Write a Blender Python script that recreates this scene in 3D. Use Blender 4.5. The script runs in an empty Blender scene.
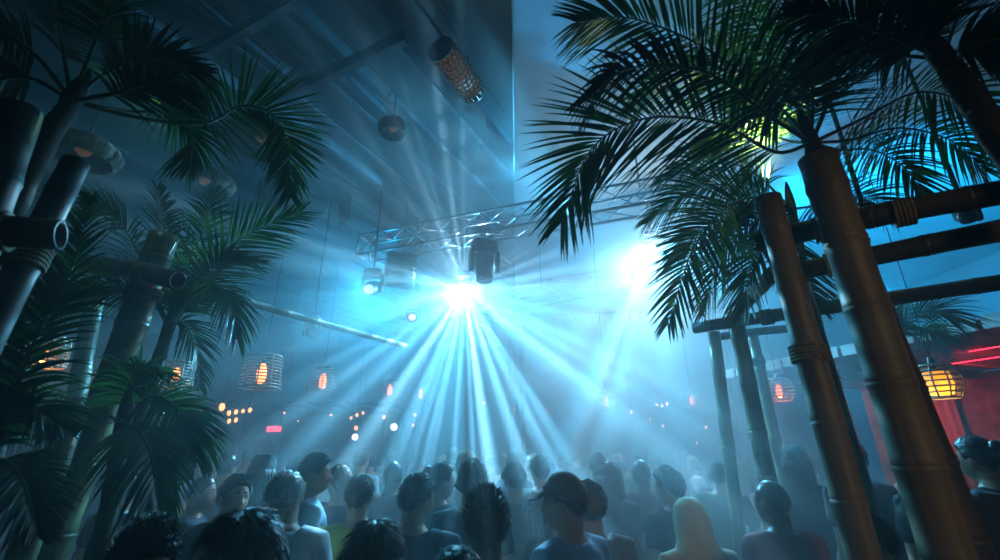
import bpy, math, random
from mathutils import Vector, Matrix, noise
PI = math.pi
R = math.radians
C = bpy.context.scene.collection
sc = bpy.context.scene
rnd = random.Random(7)
V = Vector

# ------------------------------------------------------------------ camera
CAMZ = 1.82
F = 460.0
TH = R(20.8)
CT, ST = math.cos(TH), math.sin(TH)
cam = bpy.data.cameras.new('camera')
camo = bpy.data.objects.new('camera', cam)
C.objects.link(camo)
cam.sensor_width = 36
cam.lens = F * 36 / 1000
cam.clip_start = .05
camo.location = (0, 0, CAMZ)
camo.rotation_euler = (PI / 2 + TH, 0, 0)
cam.dof.use_dof = True
cam.dof.focus_distance = 5.0
cam.dof.aperture_fstop = 2.2
sc.camera = camo

def ray(px, py):
    u, v = (px - 500) / F, (280 - py) / F
    return V((u, CT - v * ST, ST + v * CT))
def at(px, py, Y):
    d = ray(px, py)
    return V((0, 0, CAMZ)) + d * (Y / d.y)
def at_z(px, py, z):
    d = ray(px, py)
    return V((0, 0, CAMZ)) + d * ((z - CAMZ) / d.z)

# ------------------------------------------------------------------ materials
MATS = {}
def mat(name, col, rough=.6, metal=0, emit=None, es=0, noise_s=0, noise_a=.3, bump=0, transl=0, spec=.5, alpha=1, trans=0, stretch=(1, 1, 1), sss=0, light=True):
    if name in MATS: return MATS[name]
    m = bpy.data.materials.new(name); m.use_nodes = True
    nt = m.node_tree; b = nt.nodes['Principled BSDF']
    c = (*col, 1)
    b.inputs['Base Color'].default_value = c
    b.inputs['Roughness'].default_value = rough
    b.inputs['Metallic'].default_value = metal
    b.inputs['Specular IOR Level'].default_value = spec
    b.inputs['Transmission Weight'].default_value = trans
    if emit:
        b.inputs['Emission Color'].default_value = (*emit, 1)
        b.inputs['Emission Strength'].default_value = es
        if not light: m.cycles.emission_sampling = 'NONE'
    if noise_s:
        tc = nt.nodes.new('ShaderNodeTexCoord'); mp = nt.nodes.new('ShaderNodeMapping')
        mp.inputs['Scale'].default_value = stretch
        n = nt.nodes.new('ShaderNodeTexNoise'); n.inputs['Scale'].default_value = noise_s; n.inputs['Detail'].default_value = 4
        nt.links.new(tc.outputs['Object'], mp.inputs[0]); nt.links.new(mp.outputs[0], n.inputs['Vector'])
        r = nt.nodes.new('ShaderNodeValToRGB')
        r.color_ramp.elements[0].position = .3; r.color_ramp.elements[1].position = .72
        r.color_ramp.elements[0].color = (*[max(0, x * (1 - noise_a)) for x in col], 1)
        r.color_ramp.elements[1].color = (*[min(1, x * (1 + noise_a)) for x in col], 1)
        nt.links.new(n.outputs['Fac'], r.inputs[0]); nt.links.new(r.outputs[0], b.inputs['Base Color'])
        if bump:
            bp = nt.nodes.new('ShaderNodeBump'); bp.inputs['Strength'].default_value = bump; bp.inputs['Distance'].default_value = .01
            nt.links.new(n.outputs['Fac'], bp.inputs['Height']); nt.links.new(bp.outputs[0], b.inputs['Normal'])
    if transl:
        t = nt.nodes.new('ShaderNodeBsdfTranslucent'); t.inputs[0].default_value = (col[0] * 2.2, col[1] * 2.2, col[2] * 1.4, 1)
        mx = nt.nodes.new('ShaderNodeMixShader'); mx.inputs[0].default_value = transl
        nt.links.new(b.outputs[0], mx.inputs[1]); nt.links.new(t.outputs[0], mx.inputs[2])
        nt.links.new(mx.outputs[0], nt.nodes['Material Output'].inputs[0])
    MATS[name] = m
    return m

def bamboo_mat(name, c1, c2, rough=.38):
    m = bpy.data.materials.new(name); m.use_nodes = True
    nt = m.node_tree; b = nt.nodes['Principled BSDF']
    tc = nt.nodes.new('ShaderNodeTexCoord'); mp = nt.nodes.new('ShaderNodeMapping'); mp.inputs['Scale'].default_value = (22, 22, 1.1)
    n = nt.nodes.new('ShaderNodeTexNoise'); n.inputs['Scale'].default_value = 1.6; n.inputs['Detail'].default_value = 6
    n2 = nt.nodes.new('ShaderNodeTexNoise'); n2.inputs['Scale'].default_value = 3.0; n2.inputs['Detail'].default_value = 3
    ad = nt.nodes.new('ShaderNodeMath'); ad.operation = 'MULTIPLY_ADD'; ad.inputs[1].default_value = .55
    sb = nt.nodes.new('ShaderNodeMath'); sb.operation = 'MULTIPLY'; sb.inputs[1].default_value = .45
    r = nt.nodes.new('ShaderNodeValToRGB'); r.color_ramp.elements[0].position = .33; r.color_ramp.elements[1].position = .68
    r.color_ramp.elements[0].color = (*c1, 1); r.color_ramp.elements[1].color = (*c2, 1)
    L = nt.links.new
    L(tc.outputs['Object'], mp.inputs[0]); L(mp.outputs[0], n.inputs['Vector']); L(tc.outputs['Object'], n2.inputs['Vector'])
    L(n2.outputs['Fac'], sb.inputs[0]); L(n.outputs['Fac'], ad.inputs[0]); L(sb.outputs[0], ad.inputs[2]); L(ad.outputs[0], r.inputs[0])
    L(r.outputs[0], b.inputs['Base Color']); b.inputs['Roughness'].default_value = rough
    bp = nt.nodes.new('ShaderNodeBump'); bp.inputs['Strength'].default_value = .25; bp.inputs['Distance'].default_value = .004
    L(n.outputs['Fac'], bp.inputs['Height']); L(bp.outputs[0], b.inputs['Normal'])
    MATS[name] = m
    return m

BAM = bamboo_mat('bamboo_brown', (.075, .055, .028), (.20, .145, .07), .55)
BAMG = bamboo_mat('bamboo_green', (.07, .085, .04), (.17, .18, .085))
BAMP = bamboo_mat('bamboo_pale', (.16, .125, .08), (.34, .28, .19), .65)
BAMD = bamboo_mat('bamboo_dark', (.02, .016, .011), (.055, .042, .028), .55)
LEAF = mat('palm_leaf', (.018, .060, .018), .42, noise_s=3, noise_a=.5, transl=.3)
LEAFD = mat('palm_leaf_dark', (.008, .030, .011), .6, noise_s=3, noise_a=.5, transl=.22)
LEAF_LIT = mat('palm_leaf_backlit', (.09, .15, .025), .35, noise_s=3, noise_a=.5, transl=.6)  # yellow-green leaf, its colour brightened to stand for backlight
STEM = mat('palm_stem', (.05, .075, .02), .4, noise_s=6, noise_a=.4)
TRUNK = mat('palm_trunk', (.03, .024, .016), .8, noise_s=9, noise_a=.5, bump=.6, stretch=(1, 1, 4))
BLACK = mat('black_metal', (.012, .013, .015), .38, .3)
GREY = mat('grey_plastic', (.05, .055, .06), .4)
ALU = mat('aluminium', (.62, .64, .67), .28, .9)
CORD = mat('cord_black', (.015, .015, .015), .7)
RATTAN = mat('rattan', (.10, .055, .025), .6, noise_s=12, noise_a=.4)
WIRE = mat('cage_wire', (.34, .29, .23), .45, .5)
WOODD = mat('dark_ceiling_wood', (.010, .016, .024), .6, noise_s=2.2, noise_a=.45, bump=.2, stretch=(1, 1, 1))
STEEL = mat('joist_steel', (.05, .075, .10), .5, .2, noise_s=4, noise_a=.25)
FABRIC = mat('roof_fabric', (.42, .47, .52), .7, noise_s=.8, noise_a=.12, transl=.15)
FLOOR = mat('floor_concrete', (.05, .05, .055), .5, noise_s=3, noise_a=.3)
WALL = mat('wall_dark', (.045, .05, .06), .8, noise_s=2, noise_a=.3)
STONE = mat('bar_stone', (.22, .13, .09), .8, noise_s=6, noise_a=.55, bump=.8)
THATCH = mat('thatch', (.16, .125, .07), .85, noise_s=14, noise_a=.5, bump=.6)
GLASS = mat('clear_plastic', (.85, .9, .92), .06, trans=.9)
SKIN = mat('skin_light', (.46, .27, .19), .48)
SKIN2 = mat('skin_tan', (.32, .18, .12), .48)
SKIN3 = mat('skin_deep', (.15, .08, .055), .45)
HBLACK = mat('hair_black', (.012, .010, .010), .34, noise_s=60, noise_a=.6, stretch=(1, 1, .25))
HBROWN = mat('hair_brown', (.045, .026, .016), .36, noise_s=60, noise_a=.6, stretch=(1, 1, .25))
HGREY = mat('hair_grey', (.62, .60, .55), .42, noise_s=60, noise_a=.4, stretch=(1, 1, .25))
HBLOND = mat('hair_blond', (.28, .19, .09), .4, noise_s=60, noise_a=.4, stretch=(1, 1, .25))
def cloth(name, c): return mat('cloth_' + name, c, .85, noise_s=5, noise_a=.18, bump=.15)
CL = {k: cloth(k, c) for k, c in dict(black=(.02, .021, .024), navy=(.03, .045, .08), grey=(.17, .18, .19), white=(.68, .7, .7), blue=(.20, .34, .5),
      yellow=(.42, .40, .10), cream=(.62, .58, .40), denim=(.05, .075, .13), maroon=(.16, .03, .035), teal=(.06, .18, .2), stripe=(.4, .42, .45), olive=(.10, .11, .05)).items()}
EYEW = mat('eye_white', (.6, .6, .58), .2)
LIPS = mat('lips', (.35, .12, .10), .4)
SHOE = mat('shoe', (.02, .02, .02), .5)

# ------------------------------------------------------------------ mesh builder
class MB:
    def __init__(s): s.v = []; s.f = []
    def add(s, vs, fs):
        o = len(s.v); s.v += [tuple(p) for p in vs]; s.f += [tuple(i + o for i in f) for f in fs]
    def box(s, c, size, rot=None):
        c = V(c); x, y, z = [k / 2 for k in size]
        pts = [V((a, b, d)) for a in (-x, x) for b in (-y, y) for d in (-z, z)]
        if rot is not None: pts = [rot @ p for p in pts]
        s.add([c + p for p in pts], [(0, 1, 3, 2), (4, 6, 7, 5), (0, 4, 5, 1), (2, 3, 7, 6), (0, 2, 6, 4), (1, 5, 7, 3)])
    def tube(s, pts, radii, n=8, caps=True):
        pts = [V(p) for p in pts]
        if not hasattr(radii, '__len__'): radii = [radii] * len(pts)
        T = []
        for i in range(len(pts)):
            a = pts[max(0, i - 1)]; b = pts[min(len(pts) - 1, i + 1)]
            T.append((b - a).normalized() if (b - a).length > 1e-9 else V((0, 0, 1)))
        up = V((0, 0, 1)) if abs(T[0].z) < .9 else V((1, 0, 0))
        X = T[0].cross(up).normalized(); vs = []; fs = []
        for i, p in enumerate(pts):
            X = (X - T[i] * X.dot(T[i])).normalized(); Y = T[i].cross(X)
            for k in range(n):
                a = 2 * PI * k / n
                vs.append(p + (X * math.cos(a) + Y * math.sin(a)) * radii[i])
        for i in range(len(pts) - 1):
            for k in range(n):
                k2 = (k + 1) % n
                fs.append((i * n + k, i * n + k2, (i + 1) * n + k2, (i + 1) * n + k))
        if caps:
            fs.append(tuple(range(n - 1, -1, -1))); b = (len(pts) - 1) * n; fs.append(tuple(range(b, b + n)))
        s.add(vs, fs)
    def bar(s, a, b, r, n=6): s.tube([a, b], r, n)
    def rings(s, rows, cap=True):
        """rows: lists of equal length of points (closed loops)"""
        n = len(rows[0]); vs = [p for row in rows for p in row]; fs = []
        for i in range(len(rows) - 1):
            for k in range(n):
                k2 = (k + 1) % n
                fs.append((i * n + k, i * n + k2, (i + 1) * n + k2, (i + 1) * n + k))
        if cap:
            fs.append(tuple(range(n - 1, -1, -1))); b = (len(rows) - 1) * n; fs.append(tuple(range(b, b + n)))
        s.add(vs, fs)
    def ell(s, rows, n=20, M=None, p=2.0):
        """elliptic loft: rows of (cx,cy,z,rx,ry)"""
        out = []
        for cx, cy, z, rx, ry in rows:
            row = []
            for k in range(n):
                a = 2 * PI * k / n; c, d = math.cos(a), math.sin(a)
                e = 2 / p
                row.append(V((cx + rx * math.copysign(abs(c) ** e, c), cy + ry * math.copysign(abs(d) ** e, d), z)))
            out.append([M @ q for q in row] if M is not None else row)
        s.rings(out)
    def ball(s, c, r, n=12, m=8, M=None):
        c = V(c); r = r if hasattr(r, '__len__') else (r, r, r); rows = []
        for j in range(m + 1):
            e = -PI / 2 + PI * (j + .0) / m; e = max(-PI / 2 + .04, min(PI / 2 - .04, e))
            row = [V((r[0] * math.cos(e) * math.cos(2 * PI * k / n), r[1] * math.cos(e) * math.sin(2 * PI * k / n), r[2] * math.sin(e))) for k in range(n)]
            rows.append([c + (M @ q if M is not None else q) for q in row])
        s.rings(rows)
    def xf(s, M): s.v = [tuple(M @ V(p)) for p in s.v]; return s
    def mesh(s, name, m=None, smooth=True):
        me = bpy.data.meshes.new(name); me.from_pydata(s.v, [], s.f); me.validate(); me.update()
        if m: me.materials.append(m)
        if smooth: me.polygons.foreach_set('use_smooth', [True] * len(me.polygons))
        return me
    def build(s, name, m, parent=None, smooth=True):
        return link(name, s.mesh(name, m, smooth), parent)

def link(name, me, parent=None, loc=None):
    o = bpy.data.objects.new(name, me); C.objects.link(o)
    if parent is not None: o.parent = parent
    if loc is not None: o.location = loc
    return o
def tag(o, label=None, cat=None, group=None, kind=None):
    if label: o['label'] = label
    if cat: o['category'] = cat
    if group: o['group'] = group
    if kind: o['kind'] = kind
    return o
def thing(name, label, cat, loc=(0, 0, 0), group=None, rz=0):
    o = bpy.data.objects.new(name, None); C.objects.link(o); o.location = loc; o.rotation_euler = (0, 0, rz)
    o.empty_display_size = .1
    return tag(o, label, cat, group)
def kids(o): return [c for c in o.children]
def copy_tree(o, parent=None):
    c = o.copy(); C.objects.link(c)
    if parent is not None: c.parent = parent
    for ch in kids(o): copy_tree(ch, c)
    return c
def frame(d, up=V((0, 0, 1))):
    """rotation whose local z runs along d"""
    d = V(d).normalized()
    if abs(d.dot(up)) > .98: up = V((0, 1, 0))
    x = up.cross(d).normalized(); y = d.cross(x)
    return Matrix((x, y, d)).transposed()
def bez(P, t):
    n = len(P)
    if n == 2: return P[0].lerp(P[1], t)
    # Catmull-Rom through all points
    u = t * (n - 1); i = min(int(u), n - 2); f = u - i
    p0 = P[i - 1] if i > 0 else P[0] * 2 - P[1]
    p1, p2 = P[i], P[i + 1]
    p3 = P[i + 2] if i + 2 < n else P[-1] * 2 - P[-2]
    return .5 * ((2 * p1) + (p2 - p0) * f + (2 * p0 - 5 * p1 + 4 * p2 - p3) * f * f + (3 * p1 - p0 - 3 * p2 + p3) * f ** 3)
exec_parts = []

# ------------------------------------------------------------------ world and haze
w = bpy.data.worlds.new('world'); sc.world = w; w.use_nodes = True
w.node_tree.nodes['Background'].inputs[0].default_value = (.02, .20, .42, 1)
w.node_tree.nodes['Background'].inputs[1].default_value = .020

def haze_mat():
    m = bpy.data.materials.new('haze'); m.use_nodes = True
    nt = m.node_tree; nt.nodes.remove(nt.nodes['Principled BSDF'])
    L = nt.links.new
    vs = nt.nodes.new('ShaderNodeVolumeScatter'); vs.inputs['Color'].default_value = (.86, .93, .97, 1); vs.inputs['Anisotropy'].default_value = .45
    tc = nt.nodes.new('ShaderNodeTexCoord')
    mp = nt.nodes.new('ShaderNodeMapping'); mp.inputs['Scale'].default_value = (1.0, 1.0, .55)
    n = nt.nodes.new('ShaderNodeTexNoise'); n.inputs['Scale'].default_value = .85; n.inputs['Detail'].default_value = 3.5; n.inputs['Distortion'].default_value = .8
    L(tc.outputs['Object'], mp.inputs[0]); L(mp.outputs[0], n.inputs['Vector'])
    mr = nt.nodes.new('ShaderNodeMapRange'); mr.inputs[1].default_value = .38; mr.inputs[2].default_value = .68
    mr.inputs[3].default_value = HAZE_LO; mr.inputs[4].default_value = HAZE_HI
    L(n.outputs['Fac'], mr.inputs[0])
    # a puff of fog hangs over the dance floor, as from a fog machine
    geo = nt.nodes.new('ShaderNodeNewGeometry')
    last = mr.outputs[0]
    for c, r, amt in PUFFS:
        d = nt.nodes.new('ShaderNodeVectorMath'); d.operation = 'DISTANCE'; d.inputs[1].default_value = c
        L(geo.outputs['Position'], d.inputs[0])
        g = nt.nodes.new('ShaderNodeMapRange'); g.interpolation_type = 'SMOOTHSTEP'
        g.inputs[1].default_value = 0; g.inputs[2].default_value = r; g.inputs[3].default_value = amt; g.inputs[4].default_value = 0
        L(d.outputs['Value'], g.inputs[0])
        a = nt.nodes.new('ShaderNodeMath'); a.operation = 'ADD'; L(last, a.inputs[0]); L(g.outputs[0], a.inputs[1]); last = a.outputs[0]
    # thinner near the camera: density shaped to keep near heads dark, palms clear
    sp = nt.nodes.new('ShaderNodeSeparateXYZ'); L(geo.outputs['Position'], sp.inputs[0])
    g = nt.nodes.new('ShaderNodeMapRange'); g.interpolation_type = 'SMOOTHSTEP'
    g.inputs[1].default_value = 1.2; g.inputs[2].default_value = 5.0; g.inputs[3].default_value = .22; g.inputs[4].default_value = 1
    L(sp.outputs[1], g.inputs[0])
    a = nt.nodes.new('ShaderNodeMath'); a.operation = 'MULTIPLY'; L(last, a.inputs[0]); L(g.outputs[0], a.inputs[1]); last = a.outputs[0]
    # and thinner towards the right, shaped so the bar's reds stay deep
    q = nt.nodes.new('ShaderNodeMath'); q.operation = 'MULTIPLY_ADD'; q.inputs[1].default_value = -.5; L(sp.outputs[1], q.inputs[0]); L(sp.outputs[0], q.inputs[2])
    g = nt.nodes.new('ShaderNodeMapRange'); g.interpolation_type = 'SMOOTHSTEP'
    g.inputs[1].default_value = .2; g.inputs[2].default_value = 1.5; g.inputs[3].default_value = 1; g.inputs[4].default_value = .28
    L(q.outputs[0], g.inputs[0])
    a = nt.nodes.new('ShaderNodeMath'); a.operation = 'MULTIPLY'; L(last, a.inputs[0]); L(g.outputs[0], a.inputs[1]); last = a.outputs[0]
    L(last, vs.inputs['Density'])
    L(vs.outputs[0], nt.nodes['Material Output'].inputs['Volume'])
    return m
HAZE_LO, HAZE_HI = .03, .17
PUFFS = [(tuple(at(590, 395, 8.0)), 1.9, .46), (tuple(at(460, 130, 5.0)), 1.8, .06), (tuple(at(655, 500, 2.9)), 1.5, .38), (tuple(at(480, 470, 4.2)), 1.8, .10)]
HZ = MB(); HZ.box((0, 8, 4.2), (36, 32, 9.6))
hz = HZ.build('haze', haze_mat(), smooth=False); tag(hz, 'thin blue haze of stage fog filling the whole room', 'haze', kind='stuff')
hz.display_type = 'WIRE'
sc.cycles.volume_step_rate = 1.0
sc.cycles.volume_max_steps = 96
sc.cycles.volume_bounces = 0
sc.cycles.max_bounces = 6
sc.cycles.transparent_max_bounces = 16
sc.cycles.use_denoising = True
sc.cycles.sample_clamp_indirect = 3.0

# ------------------------------------------------------------------ lamps
def gobo(ld, kind, p):
    ld.use_nodes = True; nt = ld.node_tree; L = nt.links.new
    em = nt.nodes['Emission']
    tc = nt.nodes.new('ShaderNodeTexCoord'); sx = nt.nodes.new('ShaderNodeSeparateXYZ'); L(tc.outputs['Normal'], sx.inputs[0])
    def math_(op, a, b=None):
        n = nt.nodes.new('ShaderNodeMath'); n.operation = op
        for i, x in enumerate((a, b)):
            if x is None: continue
            if isinstance(x, (int, float)): n.inputs[i].default_value = x
            else: L(x, n.inputs[i])
        return n.outputs[0]
    z = math_('ABSOLUTE', sx.outputs[2])
    gx = math_('DIVIDE', sx.outputs[0], z); gy = math_('DIVIDE', sx.outputs[1], z)
    if kind == 'rays':
        ph = math_('ARCTAN2', gy, gx)
        # unit circle so that the pattern closes on itself
        cx = math_('COSINE', ph); cy = math_('SINE', ph)
        cb = nt.nodes.new('ShaderNodeCombineXYZ'); L(cx, cb.inputs[0]); L(cy, cb.inputs[1]); cb.inputs[2].default_value = p.get('seed', 0)
        n = nt.nodes.new('ShaderNodeTexNoise'); n.inputs['Scale'].default_value = p.get('scale', 6); n.inputs['Detail'].default_value = 2; L(cb.outputs[0], n.inputs['Vector'])
        f = n.outputs['Fac']
    elif kind == 'dots':
        cb = nt.nodes.new('ShaderNodeCombineXYZ'); L(gx, cb.inputs[0]); L(gy, cb.inputs[1]); cb.inputs[2].default_value = p.get('seed', 0)
        n = nt.nodes.new('ShaderNodeTexVoronoi'); n.inputs['Scale'].default_value = p.get('scale', 3); L(cb.outputs[0], n.inputs['Vector'])
        f = math_('SUBTRACT', 1.0, n.outputs['Distance'])
    else:
        cb = nt.nodes.new('ShaderNodeCombineXYZ'); L(math_('MULTIPLY', gx, p.get('sx', 1)), cb.inputs[0]); L(math_('MULTIPLY', gy, p.get('sy', 1)), cb.inputs[1]); cb.inputs[2].default_value = p.get('seed', 0)
        n = nt.nodes.new('ShaderNodeTexNoise'); n.inputs['Scale'].default_value = p.get('scale', 3); n.inputs['Detail'].default_value = 3; L(cb.outputs[0], n.inputs['Vector'])
        f = n.outputs['Fac']
    mr = nt.nodes.new('ShaderNodeMapRange'); mr.interpolation_type = 'SMOOTHSTEP'
    mr.inputs[1].default_value = p.get('lo', .45); mr.inputs[2].default_value = p.get('hi', .62); mr.inputs[3].default_value = p.get('min', .15); mr.inputs[4].default_value = p.get('max', 1.0)
    L(f, mr.inputs[0]); out = mr.outputs[0]
    if 'down' in p:            # shaping added in the lamp's strength: little of the light goes up
        q = math_('DIVIDE', gy, math_('ADD', math_('SQRT', math_('ADD', math_('MULTIPLY', gx, gx), math_('MULTIPLY', gy, gy))), .06))
        m2 = nt.nodes.new('ShaderNodeMapRange'); m2.interpolation_type = 'SMOOTHSTEP'
        m2.inputs[1].default_value = -.15; m2.inputs[2].default_value = .55; m2.inputs[3].default_value = 1; m2.inputs[4].default_value = p['down']
        L(q, m2.inputs[0]); out = math_('MULTIPLY', out, m2.outputs[0])
    L(out, em.inputs['Strength'])

def spot(name, loc, target, energy, col, angle, blend=.4, radius=.05, gob=None, **p):
    ld = bpy.data.lights.new(name, 'SPOT'); ld.energy = energy; ld.color = col; ld.spot_size = R(angle); ld.spot_blend = blend; ld.shadow_soft_size = radius
    o = bpy.data.objects.new(name, ld); C.objects.link(o); o.location = loc
    o.rotation_euler = (V(target) - V(loc)).to_track_quat('-Z', 'Y').to_euler()
    if gob: gobo(ld, gob, p)
    return o
def point(name, loc, energy, col, radius=.04):
    ld = bpy.data.lights.new(name, 'POINT'); ld.energy = energy; ld.color = col; ld.shadow_soft_size = radius
    o = bpy.data.objects.new(name, ld); C.objects.link(o); o.location = loc; return o

ICE = (.085, .57, 1.0); BLUE = (.0, .42, .95); DEEP = (.04, .38, 1.0); WHITE = (.085, .60, 1.0)
C1, A1 = at(465, 288, 7.55), at(458, 430, 1.0); P1 = C1 + (A1 - C1).normalized() * .215          # the bright burst
C2, A2 = at(652, 245, 8.35), at(560, 480, 3.5); P2 = C2 + (A2 - C2).normalized() * .215          # the second bright beam behind the palm
C3, A3 = at(372, 288, 6.5), at(250, 350, 3.2); P3 = C3 + (A3 - C3).normalized() * .23          # the lamp under the left end of the truss
spot('beam_lamp', P1, at(462, 400, 1.0), 3300, WHITE, 140, .7, .02, 'rays', scale=15, lo=.42, hi=.68, min=.07, max=1.5, down=.12)
spot('beam_lamp', P1, at(462, 400, 1.0), 800, (.95, .92, .88), 140, .7, .02, 'rays', scale=15, lo=.52, hi=.70, min=.0, max=1.5, down=.25)
point('beam_lamp', P1 + V((0, -.05, 0)), 60, (.6, .9, 1), .05)
spot('beam_lamp', P2, at(560, 450, 3.5), 4600, ICE, 130, .7, .03, 'rays', scale=7, seed=3.1, lo=.40, hi=.66, min=.14, max=1.4, down=.12)
spot('beam_lamp', P2, at(590, 395, 7.6), 800, (1, .85, .75), 110, .9, .03, 'rays', scale=7, seed=3.1, lo=.36, hi=.66, min=.3, max=1.3)
point('beam_lamp', P2 + V((0, -.05, 0)), 190, (.7, .93, 1), .05)
spot('beam_lamp', P3, at(150, 320, 3.4), 300, ICE, 80, .5, .02, 'rays', scale=9, lo=.45, hi=.62, min=.02, max=1.6)
# beams thrown up at the ceilings
spot('beam_lamp', at(575, 215, 6.6), at_z(430, 125, 5.9), 1700, ICE, 62, .2, .05, 'noise', scale=2.2, sx=1.0, sy=2.2, lo=.40, hi=.62, min=.1, max=1.4)
spot('beam_lamp', at(610, 190, 6.2), (1.3, 3.8, 7.3), 220, BLUE, 75, .4, .05, 'noise', scale=2.2, sx=1.0, sy=2.2, seed=4, lo=.40, hi=.62, min=.25, max=1.2)  # unseen lamp added to brighten the fabric past the ceiling edge
# unseen blue fill lamps, added to lift the darker haze and roof
spot('blue_fill', (3.0, 11.5, 6.4), (-3.0, 4.0, 0), 1100, BLUE, 130, .7, .15, 'noise', scale=1.6, seed=2, lo=.3, hi=.7, min=.3)
spot('blue_fill', (-3.5, 12.0, 5.6), (-1.0, 3.0, 1), 900, BLUE, 120, .7, .15, 'noise', scale=1.6, seed=5, lo=.3, hi=.7, min=.3)
spot('blue_fill', (5.5, 7.5, 6.6), (3.0, 2.0, 4.5), 420, BLUE, 120, .7, .15)
spot('blue_fill', (6.6, 7.4, 4.3), (9.2, 9.6, 6.75), 2400, (.0, .44, .95), 150, .7, .15)  # added above the bar hut to brighten the roof behind the posts
# unseen warm fill added behind the camera to light the brown posts
spot('warm_fill', (2.6, -3.6, 3.0), (1.75, 2.0, 2.1), 200, (1.0, .72, .42), 24, .5, .5)

# lamps tucked into the palm crowns
spot('palm_lamp', at(772, 176, 2.62), at(742, 80, 2.3), 260, (.72, 1.0, .60), 95, .5, .05)
point('palm_lamp', at(148, 112, 2.3), 3, (.35, 1.0, .7), .05)

sc.view_settings.view_transform = 'Standard'; sc.view_settings.look = 'None'; sc.view_settings.gamma = 1
sc.view_settings.exposure = 0; sc.view_settings.use_curve_mapping = False

# ------------------------------------------------------------------ room
def struct(name, mb, m, smooth=False): return tag(mb.build(name, m, None, smooth), kind='structure')
CEIL = 5.9
b = MB(); b.box((0, 8, -.1), (26, 30, .2)); struct('floor', b, FLOOR)
b = MB(); b.box((0, 18.6, 3.9), (26, .3, 8.2)); struct('wall_back', b, WALL)
b = MB(); b.box((-12.6, 8, 3.9), (.3, 21.4, 8.2)); struct('wall_left', b, WALL)
b = MB(); b.box((12.6, 8, 3.9), (.3, 21.4, 8.2)); struct('wall_right', b, FABRIC)
# dark slatted ceiling over the left half of the room; its edge runs straight ahead over the camera
b = MB()
sl = .035
b.rings([[V((-12.4, -2.5, z)), V((sl * -2.5, -2.5, z)), V((sl * 18.4, 18.4, z)), V((-12.4, 18.4, z))] for z in (CEIL, CEIL + .12)])
struct('ceiling', b, WOODD)
b = MB()   # pale fascia closing the step between the two ceilings
b.rings([[V((sl * -2.5, -2.5, z)), V((sl * -2.5 + .015, -2.5, z)), V((sl * 18.4 + .015, 18.4, z)), V((sl * 18.4, 18.4, z))] for z in (CEIL + .125, 7.4)])
struct('trim_1', b, FABRIC)
b = MB()
rows = []
for z in (7.45, 7.50):
    rows.append([V((sl * -2.5, -2.5, z)), V((12.4, -2.5, z - .9)), V((12.4, 18.4, z - .9)), V((sl * 18.4, 18.4, z))])
b.rings(rows)
struct('ceiling_right', b, FABRIC)

# ------------------------------------------------------------------ bamboo
def bamboo(name, label, cat, a, b, r, m, group=None, gap=.34, seed=0, to_floor=True, lash=None):
    a, b = V(a), V(b)                       # a = lower end, b = upper end
    if to_floor:
        d = (a - b); a = b + d * ((b.z) / (b.z - a.z))
    d = b - a; L = d.length; rr = random.Random(seed * 13 + 5)
    mb = MB(); prof = []
    z = rr.uniform(.1, gap); nodes = []
    while z < L - .06: nodes.append(z); z += gap * rr.uniform(.85, 1.18)
    prof.append((0, r))
    for q in nodes:
        prof += [(q - .10, r * .965), (q - .028, r * .985), (q - .012, r * 1.045), (q - .004, r * 1.06), (q + .001, r * .985), (q + .006, r * .985), (q + .012, r * 1.03), (q + .03, r * .99), (q + .10, r * .965)]
    prof.append((L, r))
    prof = sorted(p for p in prof if 0 <= p[0] <= L)
    n = 20; w = .004
    bow = rr.uniform(-.012, .012); bow2 = rr.uniform(-.012, .012)
    rows = []
    for z, q in prof:
        t = z / L; ox = bow * math.sin(PI * t * 1.3); oy = bow2 * math.sin(PI * t * 1.1)
        rows.append([V((ox + q * math.cos(2 * PI * k / n), oy + q * math.sin(2 * PI * k / n), z)) for k in range(n)])
    t = 1; ox = bow * math.sin(PI * 1.3); oy = bow2 * math.sin(PI * 1.1)
    for z, q in ((L, r * .80), (L - .09, r * .78)):
        rows.append([V((ox + q * math.cos(2 * PI * k / n), oy + q * math.sin(2 * PI * k / n), z)) for k in range(n)])
    mb.rings(rows)
    o = mb.build(name, m); o.location = a; o.rotation_mode = 'QUATERNION'; o.rotation_quaternion = d.to_track_quat('Z', 'Y')
    tag(o, label, cat, group)
    for q in (lash or []):                   # rope lashings wound round the pole, at these distances from its lower end
        lb = MB()
        for k in range(5):
            zz = q + (k - 2) * .016
            lb.tube([(math.cos(x) * (r * 1.05 + .004), math.sin(x) * (r * 1.05 + .004), zz + .008 * x / (2 * PI)) for x in [2 * PI * j / 20 for j in range(21)]], .008, 6)
        lb.build('rope_lashing', mat('hemp_rope', (.16, .12, .07), .9, noise_s=30, noise_a=.4), o)
    return o

POST, BEAM = 'bamboo post', 'bamboo beam'
bamboo('bamboo_post', 'thickest brown bamboo post, carrying the largest palm crown', POST, at(950, 560, 2.0), at(817, 158, 1.95), .088, BAM, seed=1, gap=.33)
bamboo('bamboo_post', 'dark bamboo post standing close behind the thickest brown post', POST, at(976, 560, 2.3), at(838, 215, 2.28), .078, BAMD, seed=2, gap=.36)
bamboo('bamboo_post', 'brown bamboo post with a cut top and pale lit edge, second thickest', POST, at(861, 560, 2.1), at(769, 197, 2.1), .064, BAM, seed=3, gap=.36, lash=[2.25])
bamboo('bamboo_post', 'blue-grey bamboo post half hidden behind the post with the cut top', POST, at(884, 560, 2.75), at(798, 285, 2.7), .058, BAMG, seed=4)
bamboo('bamboo_post', 'hazy bamboo post topped by two crossed beams, beside the pale shirt', POST, at(781, 545, 3.7), at(734, 312, 3.6), .062, BAMG, seed=5)
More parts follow.
